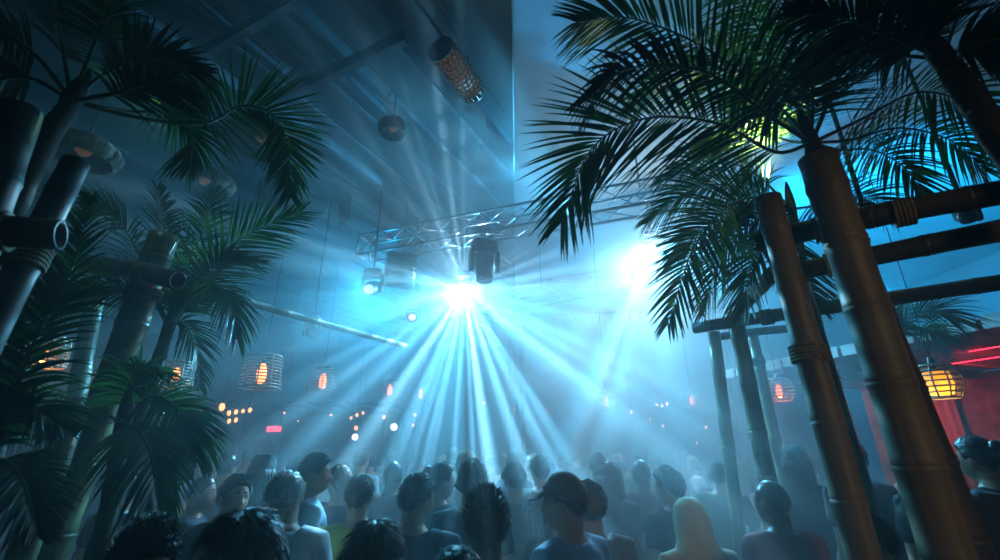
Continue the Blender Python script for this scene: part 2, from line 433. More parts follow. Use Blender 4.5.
bamboo('bamboo_post', 'thin fog-veiled bamboo post nearest the lit dance floor', POST, at(743, 560, 4.3), at(713, 332, 4.2), .055, BAMG, seed=6)
bamboo('bamboo_post', 'slim dark bamboo post beside the small red lantern', POST, at(800, 548, 4.7), at(752, 335, 4.6), .052, BAMG, seed=7)
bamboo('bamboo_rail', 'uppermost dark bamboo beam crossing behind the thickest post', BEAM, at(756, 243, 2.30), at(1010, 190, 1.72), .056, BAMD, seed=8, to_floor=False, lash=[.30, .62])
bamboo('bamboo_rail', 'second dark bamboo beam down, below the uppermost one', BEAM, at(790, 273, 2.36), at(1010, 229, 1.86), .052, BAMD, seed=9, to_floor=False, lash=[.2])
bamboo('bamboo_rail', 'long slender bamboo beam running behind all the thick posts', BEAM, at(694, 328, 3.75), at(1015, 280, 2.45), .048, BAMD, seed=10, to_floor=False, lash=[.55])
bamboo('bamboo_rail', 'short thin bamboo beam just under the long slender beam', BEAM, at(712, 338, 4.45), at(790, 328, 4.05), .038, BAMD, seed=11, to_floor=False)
bamboo('bamboo_rail', 'slanting bamboo piece with a round cut end, between palm and posts', BEAM, at(775, 272, 2.75), at(742, 307, 3.3), .05, BAMG, seed=12, to_floor=False)
bamboo('bamboo_rail', 'stub of bamboo tied low across the slim dark post', BEAM, at(744, 364, 4.6), at(765, 360, 4.5), .04, BAMD, seed=13, to_floor=False)
# the frame on the other side
bamboo('bamboo_post', 'tall bamboo post with a cut top and blue-lit side, among the small palms', POST, at(44, 560, 2.7), at(165, 236, 2.7), .085, BAMG, seed=14, gap=.4, lash=[2.75])
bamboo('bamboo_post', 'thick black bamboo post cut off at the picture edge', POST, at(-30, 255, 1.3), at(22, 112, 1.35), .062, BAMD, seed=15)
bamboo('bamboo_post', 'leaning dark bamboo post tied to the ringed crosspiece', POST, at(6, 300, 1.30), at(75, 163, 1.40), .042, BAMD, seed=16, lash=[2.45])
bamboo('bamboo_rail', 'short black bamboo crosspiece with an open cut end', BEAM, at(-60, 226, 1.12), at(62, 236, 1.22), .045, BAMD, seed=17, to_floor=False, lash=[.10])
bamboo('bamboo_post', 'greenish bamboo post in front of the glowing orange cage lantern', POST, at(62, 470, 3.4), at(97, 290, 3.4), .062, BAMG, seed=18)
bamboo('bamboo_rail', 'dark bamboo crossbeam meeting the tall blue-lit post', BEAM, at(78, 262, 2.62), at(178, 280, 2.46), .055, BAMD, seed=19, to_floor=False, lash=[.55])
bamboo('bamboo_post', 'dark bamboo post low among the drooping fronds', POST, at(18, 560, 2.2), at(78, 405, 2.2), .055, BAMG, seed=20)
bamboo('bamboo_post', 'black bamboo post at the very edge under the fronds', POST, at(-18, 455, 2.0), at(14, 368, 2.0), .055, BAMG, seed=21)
bamboo('bamboo_pole', 'pale slanting bamboo pole slung above the lanterns', 'bamboo pole', at(405, 346, 6.5), at(205, 290, 3.9), .038, BAMP, seed=22, to_floor=False, gap=.4)

# ------------------------------------------------------------------ palms
def frond_mb(P, n=38, L=.34, wd=.020, droop=.35, seed=0, r0=.011, start=.16, roll=0.0, face=.35):
    rr = random.Random(seed); P = [V(p) for p in P]; n = int(n * 1.35); wd *= .80; L *= 1.08
    leaf = MB(); rach = MB()
    N = 26
    cur = [bez(P, k / (N - 1)) for k in range(N)]
    rach.tube(cur, [r0 * (1 - .82 * k / (N - 1)) for k in range(N)], 7)
    for i in range(n):
        t = start + (1 - start) * (i / (n - 1)) ** .93
        for s in (1, -1):
            tt = min(1, max(0, t + rr.uniform(-.006, .006)))
            p = bez(P, tt); T = (bez(P, min(1, tt + .02)) - bez(P, max(0, tt - .02))).normalized()
            U = V((0, 0, 1)) - T * T.z
            if U.length < .25: U = V((0, -1, 0)) - T * (-T.y)
            U.normalize()
            E = V((0, 0, CAMZ)) - p; E = (E - T * E.dot(T)).normalized() * -1       # how far the frond is twisted to show its underside
            if U.dot(E) < 0: E = -E
            U = U.lerp(E, face); U = (U - T * U.dot(T)).normalized(); S = T.cross(U).normalized()
            if roll:
                q = Matrix.Rotation(roll, 3, T); U = q @ U; S = q @ S
            f = (t - start) / (1 - start)
            ang = R(66 - 44 * f) + rr.uniform(-.10, .10)
            ll = L * (.42 + .58 * math.sin(PI * min(1, .18 + f * .80)) ** .8) * rr.uniform(.88, 1.08) * (1 - .35 * f ** 4)
            d = (T * math.cos(ang) + S * s * math.sin(ang) + U * rr.uniform(.12, .30)).normalized()
            W = T.cross(d); W = d.cross(W).normalized()       # across the blade
            Nn = d.cross(W).normalized()
            dr = droop * rr.uniform(.6, 1.4)
            M = 6; rows = []
            for k in range(M + 1):
                x = k / M
                c = p + d * (ll * x) + V((0, 0, -1)) * (ll * dr * x * x) + Nn * 0
                ww = wd * .5 * min(1, .35 + x * 4) * max(.02, (1 - x ** 2.2)) ** .8
                rows.append((c - W * ww + Nn * ww * .35, c, c + W * ww + Nn * ww * .35))
            vs = [q for r_ in rows for q in r_]; fs = []
            for k in range(M):
                for j in (0, 1): fs.append((k * 3 + j, k * 3 + j + 1, k * 3 + 3 + j + 1, k * 3 + 3 + j))
            leaf.add(vs, fs)
    return leaf, rach

def palm(label, base, crown, fronds, leafm=LEAF, r0=.06, r1=.045, trunk_m=TRUNK, L=.34, wd=.02, n=38, droop=.35, name='palm_tree', cat='palm tree', mid=None):
    base, crown = V(base), V(crown)
    t = thing(name, label, cat, base)
    Mi = Matrix.Translation(-base)
    pts = [base.copy()] + ([V(mid)] if mid is not None else []) + [crown]
    K = 30; rowp = [bez(pts, k / (K - 1)) for k in range(K)]
    mb = MB()
    zz = []; rad = []
    for k, p in enumerate(rowp):
        f = k / (K - 1); r = r0 + (r1 - r0) * f
        zz.append(p); rad.append(r * (1.08 if k % 2 else .96))
    # ringed stem ending in a bulging crownshaft
    top = rowp[-1]; d = (rowp[-1] - rowp[-3]).normalized()
    for q, s in ((.05, 1.12), (.12, .95), (.20, .55), (.24, .2)): zz.append(top + d * q); rad.append(r1 * s)
    mb.tube(zz, rad, 14); mb.xf(Mi).build('trunk', trunk_m, t)
    for i, fr in enumerate(fronds):
        opt = fr[1] if isinstance(fr, tuple) and isinstance(fr[1], dict) else {}
        P = fr[0] if opt or (isinstance(fr, tuple)) else fr
        P = [crown + d * .02] + [at(*q) for q in P]
        lm, rm = frond_mb(P, n=opt.get('n', n), L=opt.get('L', L), wd=opt.get('wd', wd), droop=opt.get('droop', droop), seed=i * 7 + int(abs(base.x) * 100), start=opt.get('start', .2), roll=opt.get('roll', 0), face=opt.get('face', .35))
        fo = lm.xf(Mi).build('frond', opt.get('m', leafm), t)
        rm.xf(Mi).build('midrib', STEM, fo)
    return t
# big palm over the thickest post
palm('largest palm, its arching green fronds spreading from atop the thickest post', at(817, 158, 1.95) + V((0, 0, .002)), at(816, 158, 1.95) + V((0, 0, .07)), [
    ([(775, 152, 1.95), (720, 124, 1.85), (648, 118, 1.78), (592, 148, 1.75), (562, 222, 1.75)], dict(L=.46, n=52, droop=.15, face=.9, wd=.022)),
    ([(768, 95, 1.95), (700, 45, 1.9), (630, 18, 1.85), (578, 22, 1.8)], dict(L=.46, n=50, droop=.2, face=.8)),
    ([(785, 80, 1.95), (742, 0, 1.9), (700, -60, 1.9)], dict(L=.46, n=46)),
    ([(812, 70, 1.9), (800, -40, 1.9)], dict(L=.36)),
    ([(838, 80, 1.95), (868, 20, 2.0), (900, -40, 2.0)], dict(L=.36)),
    ([(860, 120, 2.0), (920, 92, 2.05), (975, 110, 2.05), (1010, 165, 2.0)], dict(L=.34)),
    ([(850, 140, 2.1), (900, 128, 2.3), (950, 140, 2.4), (985, 170, 2.4)], dict(L=.34)),
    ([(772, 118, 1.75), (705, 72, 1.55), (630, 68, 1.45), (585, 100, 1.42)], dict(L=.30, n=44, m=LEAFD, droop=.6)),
    ([(775, 112, 2.35), (742, 62, 2.75), (705, 30, 3.1)], dict(L=.42, m=LEAF_LIT)),
    ([(790, 110, 2.3), (772, 50, 2.6), (760, 0, 2.9)], dict(L=.40, m=LEAF_LIT)),
    ([(785, 140, 2.3), (742, 128, 2.7), (700, 150, 2.9)], dict(L=.36, m=LEAF_LIT)),
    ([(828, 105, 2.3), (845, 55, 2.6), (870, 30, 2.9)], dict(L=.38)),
    ([(790, 95, 2.1), (735, 70, 2.05), (672, 75, 2.0), (628, 112, 2.0)], dict(L=.34, n=40, m=LEAF_LIT)),
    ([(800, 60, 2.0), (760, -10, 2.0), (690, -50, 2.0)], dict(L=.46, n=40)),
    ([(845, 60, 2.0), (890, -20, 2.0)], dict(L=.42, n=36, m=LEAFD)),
    ([(840, 150, 2.3), (872, 150, 2.5), (905, 168, 2.6), (925, 200, 2.6)], dict(L=.30, m=LEAF)),
    ([(800, 130, 2.1), (775, 115, 2.2), (745, 118, 2.25), (722, 150, 2.25)], dict(L=.26, m=LEAF_LIT)),
], r0=.05, r1=.034, L=.36)
palm('feathery palm behind the cut-top post, fronds drooping into the white light', (at(795, 330, 3.0).x, 3.0, 0), at(792, 212, 2.85), [
    ([(762, 198, 2.7), (728, 206, 2.6), (694, 248, 2.5), (668, 322, 2.5)], dict(L=.40, n=50, m=LEAF, droop=.2, face=.85)),
    ([(745, 188, 2.9), (695, 188, 3.1), (648, 222, 3.2)], dict(L=.40, n=44, m=LEAF)),
    ([(755, 222, 3.0), (722, 252, 3.2), (704, 312, 3.3)], dict(L=.38, m=LEAFD)),
    ([(772, 235, 2.8), (752, 265, 2.8), (742, 312, 2.8)], dict(L=.32)),
    ([(752, 172, 3.0), (705, 158, 3.2), (662, 182, 3.3)], dict(L=.38, m=LEAF)),
    ([(740, 215, 3.1), (700, 232, 3.4), (668, 270, 3.5)], dict(L=.40, m=LEAFD)),
    ([(820, 205, 3.0), (860, 196, 3.1), (905, 215, 3.2)], dict(L=.34, m=LEAFD)),
    ([(790, 240, 2.8), (800, 275, 2.8), (820, 310, 2.9)], dict(L=.25, m=LEAFD, n=24)),
], r0=.06, r1=.028, L=.36)
palm('dark leaning palm at the upper corner beyond the beams', (at(1090, 300, 1.75).x + .3, 1.6, 0), at(945, 62, 1.62), [
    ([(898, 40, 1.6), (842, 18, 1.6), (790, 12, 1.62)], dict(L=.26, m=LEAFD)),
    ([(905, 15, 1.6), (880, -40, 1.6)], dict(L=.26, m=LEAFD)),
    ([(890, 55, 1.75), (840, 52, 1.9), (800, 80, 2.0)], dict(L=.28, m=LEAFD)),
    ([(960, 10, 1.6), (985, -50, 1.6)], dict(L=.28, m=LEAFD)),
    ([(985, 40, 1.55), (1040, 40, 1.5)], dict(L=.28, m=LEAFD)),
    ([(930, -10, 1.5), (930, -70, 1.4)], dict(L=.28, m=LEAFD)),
], r0=.07, r1=.042, L=.28, mid=at(1000, 140, 1.62))
palm('dark slim palm with bare stems fanning from its top, beside the ceiling lamps', (at(-60, 330, 1.55).x, 1.55, 0), at(70, 104, 1.6), [
    ([(140, 118, 1.8), (204, 124, 2.0), (240, 106, 2.1), (270, 113, 2.1), (288, 145, 2.1), (290, 195, 2.1)], dict(L=.34, n=56, m=LEAF, start=.34, droop=.1, face=.9)),
    ([(108, 72, 1.65), (150, 58, 1.7), (205, 72, 1.75)], dict(L=.26, m=LEAFD, start=.35)),
    ([(92, 50, 1.6), (112, 5, 1.6), (130, -40, 1.6)], dict(L=.26, m=LEAFD, start=.4)),
    ([(62, 45, 1.55), (52, -20, 1.5)], dict(L=.26, m=LEAFD, start=.4)),
    ([(35, 55, 1.5), (-15, 25, 1.45), (-60, 25, 1.4)], dict(L=.26, m=LEAFD, start=.35)),
    ([(118, 92, 2.1), (162, 84, 2.5), (208, 96, 2.8)], dict(L=.36, m=LEAF_LIT, start=.35)),
    ([(130, 112, 1.9), (172, 112, 2.1), (192, 135, 2.2), (190, 165, 2.2)], dict(L=.28, m=LEAF, start=.35)),
    ([(30, 78, 1.55), (-10, 85, 1.5), (-40, 120, 1.5)], dict(L=.24, m=LEAFD, start=.35)),
    ([(110, 95, 1.5), (150, 85, 1.45), (195, 100, 1.45)], dict(L=.2, m=LEAFD, start=.35)),
], r0=.05, r1=.036, L=.28, mid=at(8, 215, 1.52))
palm('bright green palm with an upswept frond, crown beside the pale slung pole', (at(60, 640, 2.95).x, 2.95, 0), at(168, 330, 2.95), [
    ([(176, 308, 2.95), (205, 268, 2.9), (245, 236, 2.85), (300, 212, 2.8)], dict(L=.40, n=44, face=.85, droop=.15, m=LEAF)),
    ([(168, 290, 2.95), (165, 235, 2.95), (158, 188, 2.95)], dict(L=.36, m=LEAFD)),
    ([(188, 300, 2.85), (212, 285, 2.75), (230, 300, 2.7), (236, 335, 2.7)], dict(L=.26, m=LEAF, droop=.6)),
    ([(150, 300, 2.9), (112, 288, 2.8), (70, 312, 2.7)], dict(L=.34, m=LEAFD)),
    ([(150, 280, 2.9), (122, 225, 2.8), (85, 200, 2.7)], dict(L=.36, m=LEAFD)),
    ([(182, 322, 3.0), (195, 345, 3.1), (200, 385, 3.1)], dict(L=.22, m=LEAFD, n=24)),
    ([(185, 275, 3.1), (205, 225, 3.2), (215, 190, 3.3)], dict(L=.34, m=LEAFD)),
    ([(190, 300, 2.9), (222, 262, 2.9), (262, 262, 2.9)], dict(L=.26, m=LEAFD)),
], r0=.075, r1=.034, L=.34)
palm('low bushy palm drooping over the heads beside the tall post', (at(110, 640, 2.5).x, 2.5, 0), at(122, 432, 2.5), [
    ([(148, 398, 2.45), (172, 404, 2.4), (190, 428, 2.4), (196, 458, 2.4)], dict(L=.24, n=44, droop=.5, face=.7)),
    ([(142, 402, 2.6), (165, 398, 2.7), (176, 428, 2.7), (178, 458, 2.7)], dict(L=.22, droop=.7)),
    ([(128, 392, 2.5), (140, 372, 2.5), (170, 375, 2.5)], dict(L=.28, droop=.6)),
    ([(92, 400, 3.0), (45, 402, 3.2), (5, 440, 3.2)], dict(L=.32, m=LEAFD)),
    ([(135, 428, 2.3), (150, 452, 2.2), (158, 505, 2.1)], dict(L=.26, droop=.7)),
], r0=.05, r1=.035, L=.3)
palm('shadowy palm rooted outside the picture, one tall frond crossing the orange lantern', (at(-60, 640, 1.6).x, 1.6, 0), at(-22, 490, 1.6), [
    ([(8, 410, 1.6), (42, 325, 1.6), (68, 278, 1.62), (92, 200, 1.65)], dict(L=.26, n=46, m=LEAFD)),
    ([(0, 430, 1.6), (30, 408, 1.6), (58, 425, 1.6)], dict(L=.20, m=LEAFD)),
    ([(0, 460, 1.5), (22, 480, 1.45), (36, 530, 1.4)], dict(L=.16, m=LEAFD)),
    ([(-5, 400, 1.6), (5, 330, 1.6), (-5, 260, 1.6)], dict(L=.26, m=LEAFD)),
], r0=.05, r1=.035, L=.26)
palm('small dark palm growing in front of the red bar roof', (at(893, 350, 4.4).x, 4.4, 0), at(893, 350, 4.4), [
    ([(902, 325, 4.3), (930, 310, 4.2), (958, 322, 4.1)], dict(L=.4)),
    ([(905, 335, 4.4), (925, 328, 4.5), (945, 342, 4.5)], dict(L=.36)),
    ([(888, 325, 4.4), (880, 308, 4.4)], dict(L=.34, n=24)),
    ([(900, 315, 4.5), (912, 298, 4.6), (935, 292, 4.7)], dict(L=.36)),
], leafm=LEAFD, r0=.05, r1=.035)

# ------------------------------------------------------------------ ceiling joists (part of the room)
AZ = R(26.9)
D1 = V((math.sin(AZ), math.cos(AZ), 0)); D2 = V((-math.cos(AZ), math.sin(AZ), 0))
def batten(i, p0, p1, w_, h, z, ext0=0, ext1=0, m=STEEL):
    a, b_ = at_z(*p0, z), at_z(*p1, z); a.z = b_.z = z
    d = (b_ - a); d = D1 if abs(d.normalized().dot(D1)) > abs(d.normalized().dot(D2)) else D2
    L = (b_ - a).dot(d); c0 = a - d * ext0 * (1 if L > 0 else -1); c1 = a + d * (L + ext1 * (1 if L > 0 else -1))
    mb = MB(); mid = (c0 + c1) / 2
    rot = Matrix((d.cross(V((0, 0, 1))), d, V((0, 0, 1)))).transposed()
    ln = (c1 - c0).length
    mb.box(mid + V((0, 0, h - .008)), (w_, ln, .016), rot); mb.box(mid + V((0, 0, .008)), (w_, ln, .016), rot); mb.box(mid + V((0, 0, h / 2)), (.014, ln, h - .03), rot)
    o = mb.build('trim_%d' % i, m, None, False); return tag(o, kind='structure')
z0 = CEIL - .17
ti = 2
for p0, p1, w_, e0, e1 in (((277, 13), (332, 66), .13, .0, .0), ((341, 77), (383, 112), .10, .0, .1), ((425, 0), (448, 45), .10, 1.0, 0), ((408, 0), (440, 50), .09, 1.0, 0), ((470, 100), (512, 150), .09, 0, 0),
                           ((343, 160), (400, 208), .07, 1.2, .5), ((330, 190), (372, 218), .06, 1.5, .5), ((190, 0), (265, 60), .06, 1.0, .3), ((305, 20), (372, 90), .05, .6, .3), ((365, 10), (412, 60), .05, .6, .4),
                           ((230, 100), (330, 170), .06, .3, .6), ((250, 130), (330, 190), .05, .3, 1.0), ((120, 10), (240, 90), .05, 1.0, 1.0)):
    batten(ti, p0, p1, w_, .15, z0, e0, e1); ti += 1
batten(ti, (316, 85), (405, 43), .07, .15, z0 - .16, .9, .0); ti += 1
batten(ti, (200, 60), (290, 15), .07, .15, z0 - .16, .9, .3); ti += 1
# rows of dark ceiling boards
for k in range(22):
    mb = MB(); c = V((0.0, 6, CEIL - .012)) + D2 * (-.6 + k * .52); rot = Matrix((D1.cross(V((0, 0, 1))), D1, V((0, 0, 1)))).transposed()
    # only as long as the dark ceiling reaches
    t1 = 9.0; 
    while t1 > -9 and (c + D1 * t1).x > sl * (c + D1 * t1).y - .12: t1 -= .1
    t0 = -9.5
    while t0 < t1 and ((c + D1 * t0).y < -2.3 or (c + D1 * t0).x < -12.2): t0 += .1
    while t1 > t0 and ((c + D1 * t1).y > 18.2): t1 -= .1
    if t1 - t0 < .5: continue
    mb.box(c + D1 * (t0 + t1) / 2, (.06, t1 - t0, .02), rot)
    tag(mb.build('trim_%d' % ti, STEEL, None, False), kind='structure'); ti += 1

# ------------------------------------------------------------------ lattice lamp and woven shades under the ceiling
def lattice_drum(label, c, axis, r, L, m, glow, nr, na, group=None, sup=None):
    t = thing('lattice_lamp', label, 'ceiling lamp', c)
    q = frame(axis); n = 32
    mb = MB()
    for k in range(nr):
        z = -L / 2 + L * k / (nr - 1)
        mb.tube([q @ V((r * math.cos(a), r * math.sin(a), z)) for a in [2 * PI * j / n for j in range(n + 1)]], .008, 5)
    for k in range(na):
        for tw in (1, -1):
            mb.tube([q @ V((r * math.cos(2 * PI * k / na + tw * f * 1.3), r * math.sin(2 * PI * k / na + tw * f * 1.3), -L / 2 + L * f)) for f in [j / 8 for j in range(9)]], .008, 4)
    mb.build('lattice_shade', m, t)
    mb = MB(); mb.tube([q @ V((0, 0, -L * .42)), q @ V((0, 0, L * .42))], r * .80, 18); mb.build('lamp_liner', glow, t)
    for s in (-1, 1):
        mb = MB(); mb.tube([q @ V((0, 0, s * L / 2)), q @ V((0, 0, s * (L / 2 + .02)))], r * 1.05, 28); mb.build('end_cap', BLACK, t)
    for s in (-.3, .3):
        p = q @ V((0, 0, L * s)); mb = MB(); mb.bar(p + V((0, 0, r)), V((p.x, p.y, CEIL - .02 - c[2])), .012); mb.build('hanger', BLACK, t)
    return t
AMB = mat('amber_liner', (.30, .12, .04), .6, emit=(1, .33, .08), es=.10, light=False)
lattice_drum('perforated copper drum lamp slung along the ceiling joist', at_z(458, 72, CEIL - .40), D1, .135, .62, mat('copper_mesh', (.30, .16, .08), .45, .6), AMB, 13, 15)
def woven(label, px, py, z, r, h, group=None):
    c = at_z(px, py, z); t = thing('woven_shade', label, 'pendant lamp', c, group)
    mb = MB(); n = 30
    prof = [(r * .28, h * .5), (r * .62, h * .42), (r * .88, h * .2), (r, -.05 * h), (r * .94, -h * .32), (r * .80, -h * .5)]
    for k in range(26):
        f = k / 25; i = min(int(f * 5), 4); g = f * 5 - i; rr_ = prof[i][0] + (prof[i + 1][0] - prof[i][0]) * g; z_ = prof[i][1] + (prof[i + 1][1] - prof[i][1]) * g
        mb.tube([V((rr_ * math.cos(a) * (1 + .012 * math.sin(a * 9 + k)), rr_ * math.sin(a), z_)) for a in [2 * PI * j / n for j in range(n + 1)]], .006, 4)
    for k in range(22):
        a = 2 * PI * k / 22; mb.tube([V((q * math.cos(a), q * math.sin(a), z_)) for q, z_ in prof], .006, 4)
    mb.build('weave', RATTAN, t)
    mb = MB(); mb.ball((0, 0, 0), .06, 12, 8); mb.build('bulb', mat('dim_bulb', (.5, .3, .15), .4, emit=(1, .4, .12), es=.05, light=False), t)
    mb = MB(); mb.bar((0, 0, .05), (0, 0, CEIL - c.z), .008); mb.build('cord', CORD, t)
    return t
woven('wide woven basket shade seen through the arching frond tip', 262, 137, 5.0, .30, .30)
woven('flat woven basket shade lower down behind the bare palm stems', 204, 180, 4.7, .32, .20)
woven('woven basket shade nearest the leaning dark palm', 84, 150, 4.3, .28, .2)
woven('small far woven shade lit up by the beam below the joists', 393, 127, 5.4, .17, .20)

# ------------------------------------------------------------------ trusses
def truss(label, a, b_, s, group=None, seg=.42, rc=.021, hang=None):
    a, b_ = V(a), V(b_); d = (b_ - a); L = d.length; d.normalize(); side = d.cross(V((0, 0, 1))).normalized()
    t = thing('lighting_truss', label, 'truss', a, group)
    cs = [(i * s / 2, j * s / 2) for i, j in ((-1, -1), (1, -1), (1, 1), (-1, 1))]
    pt = lambda u, c: d * u + side * c[0] + V((0, 0, c[1]))
    for c in cs:
        mb = MB(); mb.bar(pt(0, c), pt(L, c), rc, 10); mb.build('chord', ALU, t)
    n = int(L / seg)
    for f in range(4):
        c0, c1 = cs[f], cs[(f + 1) % 4]; mb = MB()
        for k in range(n):
            u0, u1 = L * k / n, L * (k + 1) / n
            if k % 2: c0_, c1_ = c1, c0
            else: c0_, c1_ = c0, c1
            mb.bar(pt(u0, c0_), pt(u1, c1_), rc * .5, 6)
        for u in (0, L): mb.bar(pt(u, c0), pt(u, c1), rc * .8, 8)
        mb.build('lacing', ALU, t)
    for u in hang or (L * .15, L * .85):
        top = (CEIL if (a + d * u).x < sl * (a + d * u).y else 7.46 - (a + d * u).x * .0737)
        mb = MB(); mb.bar(pt(u, (0, s / 2)), pt(u, (0, 0)) + V((0, 0, top - a.z - .0)), .012); mb.build('suspension_cable', BLACK, t)
    return t
TA = at(364, 249, 6.9); TB = at_z(655, 196, TA.z)
TDIR = (TB - TA).normalized()
TB2 = TA + TDIR * ((TB - TA).length + .6)
truss('aluminium box truss carrying the moving head, its end bright near the burst', TA, TB2, .34)
truss('fainter second truss in the fog behind the main one', at(512, 300, 10.2), at(720, 258, 9.2) * 1.0, .40)

# ------------------------------------------------------------------ moving heads
LENSD = mat('lens_dark', (.02, .03, .04), .08, spec=.8)
def moving_head(label, top, aim, s=1.0, lens=None, rz=0.0, group=None, up=None, clamp=.07, body=BLACK):
    t = thing('moving_head_light', label, 'stage light', top, group)
    Rz = Matrix.Rotation(rz, 4, 'Z')
    mb = MB(); mb.ell([(0, 0, -.11 * s, .15 * s, .11 * s), (0, 0, -.10 * s, .165 * s, .125 * s), (0, 0, -.02 * s, .165 * s, .125 * s), (0, 0, 0, .15 * s, .11 * s)], 24, Rz, 5); mb.build('base', body, t)
    mb = MB()
    for q in (-.07, .07): mb.box(Rz @ V((q * s, 0, clamp / 2)), (.03 * s, .05 * s, clamp))
    mb.build('clamp', ALU, t, False)
    mb = MB(); mb.box(Rz @ V((0, 0, -.135 * s)), (.34 * s, .09 * s, .04 * s), Rz.to_3x3())
    for q in (-1, 1):
        rows = []
        for z, hw in ((-.125, .05), (-.22, .055), (-.36, .05), (-.41, .03)):
            rows.append([Rz @ V((q * (.165 + dx) * s, dy * hw * s, z * s)) for dx, dy in ((-.022, -1), (.022, -1), (.022, 1), (-.022, 1))])
        mb.rings(rows)
    mb.build('yoke', body, t, False)
    c = V((0, 0, -.33 * s)); q = frame(V(aim) - (V(top) + c))
    mb = MB()
    M = Matrix.Translation(c) @ q.to_4x4()
    mb.ell([(0, 0, -.19 * s, .07 * s, .07 * s), (0, 0, -.175 * s, .105 * s, .10 * s), (0, 0, -.05 * s, .125 * s, .115 * s), (0, 0, .08 * s, .125 * s, .12 * s), (0, 0, .10 * s, .112 * s, .112 * s), (0, 0, .20 * s, .105 * s, .105 * s), (0, 0, .215 * s, .095 * s, .095 * s)], 26, M, 2.6)
    h = mb.build('head', body, t)
    mb = MB()
    for k in range(5): mb.ell([(0, 0, (-.15 + k * .03) * s, .128 * s, .118 * s), (0, 0, (-.14 + k * .03) * s, .128 * s, .118 * s)], 20, M, 3)
    mb.build('cooling_fin', GREY, h)
    mb = MB(); mb.ball((0, 0, 0), (.086 * s, .086 * s, .022 * s), 22, 8); mb.xf(M @ Matrix.Translation((0, 0, .214 * s))); mb.build('lens', lens or LENSD, t)
    return t
LB = mat('lens_blazing', (1, 1, 1), .2, emit=(.72, .93, 1), es=160, light=False)
LC = mat('lens_bright', (1, 1, 1), .2, emit=(.55, .88, 1), es=60, light=False)
LO = mat('lens_orange', (.6, .3, .2), .2, emit=(1, .30, .10), es=.8, light=False)
LD = mat('lens_glow', (.6, .8, .9), .2, emit=(.35, .75, 1), es=1.6, light=False)
def hung(label, px, py, Y, aim, s, lens=None, rz=0.0, cz=None, body=BLACK):
    """px,py is the middle of the lamp's head; hung by a rod when no truss is overhead"""
    p = at(px, py, Y) + V((0, 0, .33 * s)); ceil = CEIL if p.x < sl * p.y else 7.44 - p.x * .0737
    t = moving_head(label, p, aim, s, lens, rz, clamp=.07 * s, body=body)
    if cz is None:
        mb = MB(); mb.bar((0, 0, .05 * s), (0, 0, ceil - p.z), .018); mb.build('drop_rod', BLACK, t)
    return t
mtop = TA + TDIR * ((at(490, 232, 6.3) - TA).dot(TDIR)); mtop.z = TA.z - .17 - .021 - .06
moving_head('dark moving head hanging from the main truss, pointing down', mtop, mtop + V((.1, -.5, -2.5)), 1.15, None, .3, clamp=.06)
hung('blazing moving head that throws the star of beams', 465, 288, 7.55, at(458, 430, 1.0), .8, LB)
hung('second blazing moving head behind the drooping palm fronds', 652, 245, 8.35, at(560, 480, 3.5), .8, LC)
hung('stage light under the truss end, beaming away to the lantern side', 372, 288, 6.5, at(250, 350, 3.2), .85, LD)
hung('small moving head with an orange glint, beside the truss end lamp', 412, 317, 7.4, at(412, 420, 1.0), .7, LO)
hung('small moving head hanging just past the burst of light', 486, 320, 8.0, at(530, 420, 3.0), .7, LENSD)
hung('moving head dangling under the pale slung pole', 312, 332, 6.2, at(360, 420, 4.0), .62, LENSD)
hung('moving head with a white glint between the two upper rails', 868, 222, 3.0, at(860, 330, .5), .42, LC)
hung('moving head by the picture edge above the second rail', 968, 216, 3.2, at(900, 330, 1.0), .5, LENSD)
# big projector at the upper end of the lanterns
def projector():
    c = at(300, 200, 5.4); t = thing('projector', 'big dark projector with a round lens tube hanging above the lanterns', 'projector', c)
    d = (at(345, 215, 5.9) - at(262, 195, 5.2)).normalized(); q = frame(d).to_4x4()
    mb = MB(); mb.ell([(0, 0, -.52, .12, .12), (0, 0, -.48, .19, .2), (0, 0, -.1, .2, .21), (0, 0, -.05, .16, .16)], 24, q, 4); mb.build('housing', BLACK, t)
    mb = MB(); mb.ell([(0, 0, -.06, .13, .13), (0, 0, .28, .13, .13), (0, 0, .29, .145, .145), (0, 0, .33, .145, .145), (0, 0, .34, .12, .12)], 26, q); mb.build('lens_tube', BLACK, t)
    mb = MB(); mb.ell([(0, 0, .338, .11, .11), (0, 0, .352, .06, .06)], 22, q); mb.build('lens', LENSD, t)
    mb = MB(); e = q @ V((0, 0, .62)); mb.box(e, (.02, .34, .40), q.to_3x3() @ Matrix.Rotation(PI / 2, 3, 'Y')); mb.bar(q @ V((0, .13, .30)), e + (q.to_3x3() @ V((0, .13, 0))), .012); mb.build('barn_door', BLACK, t, False)
    mb = MB(); mb.bar(q @ V((0, 0, -.25)), q @ V((0, 0, -.25)) + V((0, 0, CEIL - c.z - (q @ V((0, 0, -.25))).z)), .022); mb.build('drop_rod', BLACK, t)
    mb = MB()
    a = q @ V((0, 0, -.25))
    for s in (-1, 1): mb.bar(a + V((0, 0, .34)), a + (q.to_3x3() @ V((s * .21, 0, 0))), .015)
    mb.build('bracket', GREY, t)
projector()
def floodbox():
    c = at(400, 268, 6.75); t = thing('flood_light', 'boxy flood light bolted below the truss end', 'stage light', c)
    mb = MB(); mb.ell([(0, 0, -.30, .20, .13), (0, 0, -.28, .22, .15), (0, 0, .20, .22, .15), (0, 0, .22, .20, .13)], 24, Matrix.Rotation(.4, 4, 'Z'), 7); mb.build('housing', GREY, t)
    mb = MB()
    for k in range(6): mb.box((0, 0, -.22 + k * .075), (.45, .31, .012), Matrix.Rotation(.4, 3, 'Z'))
    mb.build('cooling_fin', BLACK, t, False)
    mb = MB(); mb.bar((0, 0, .2), (0, 0, TA.z - .17 - c.z), .03); mb.build('clamp', ALU, t)
floodbox()

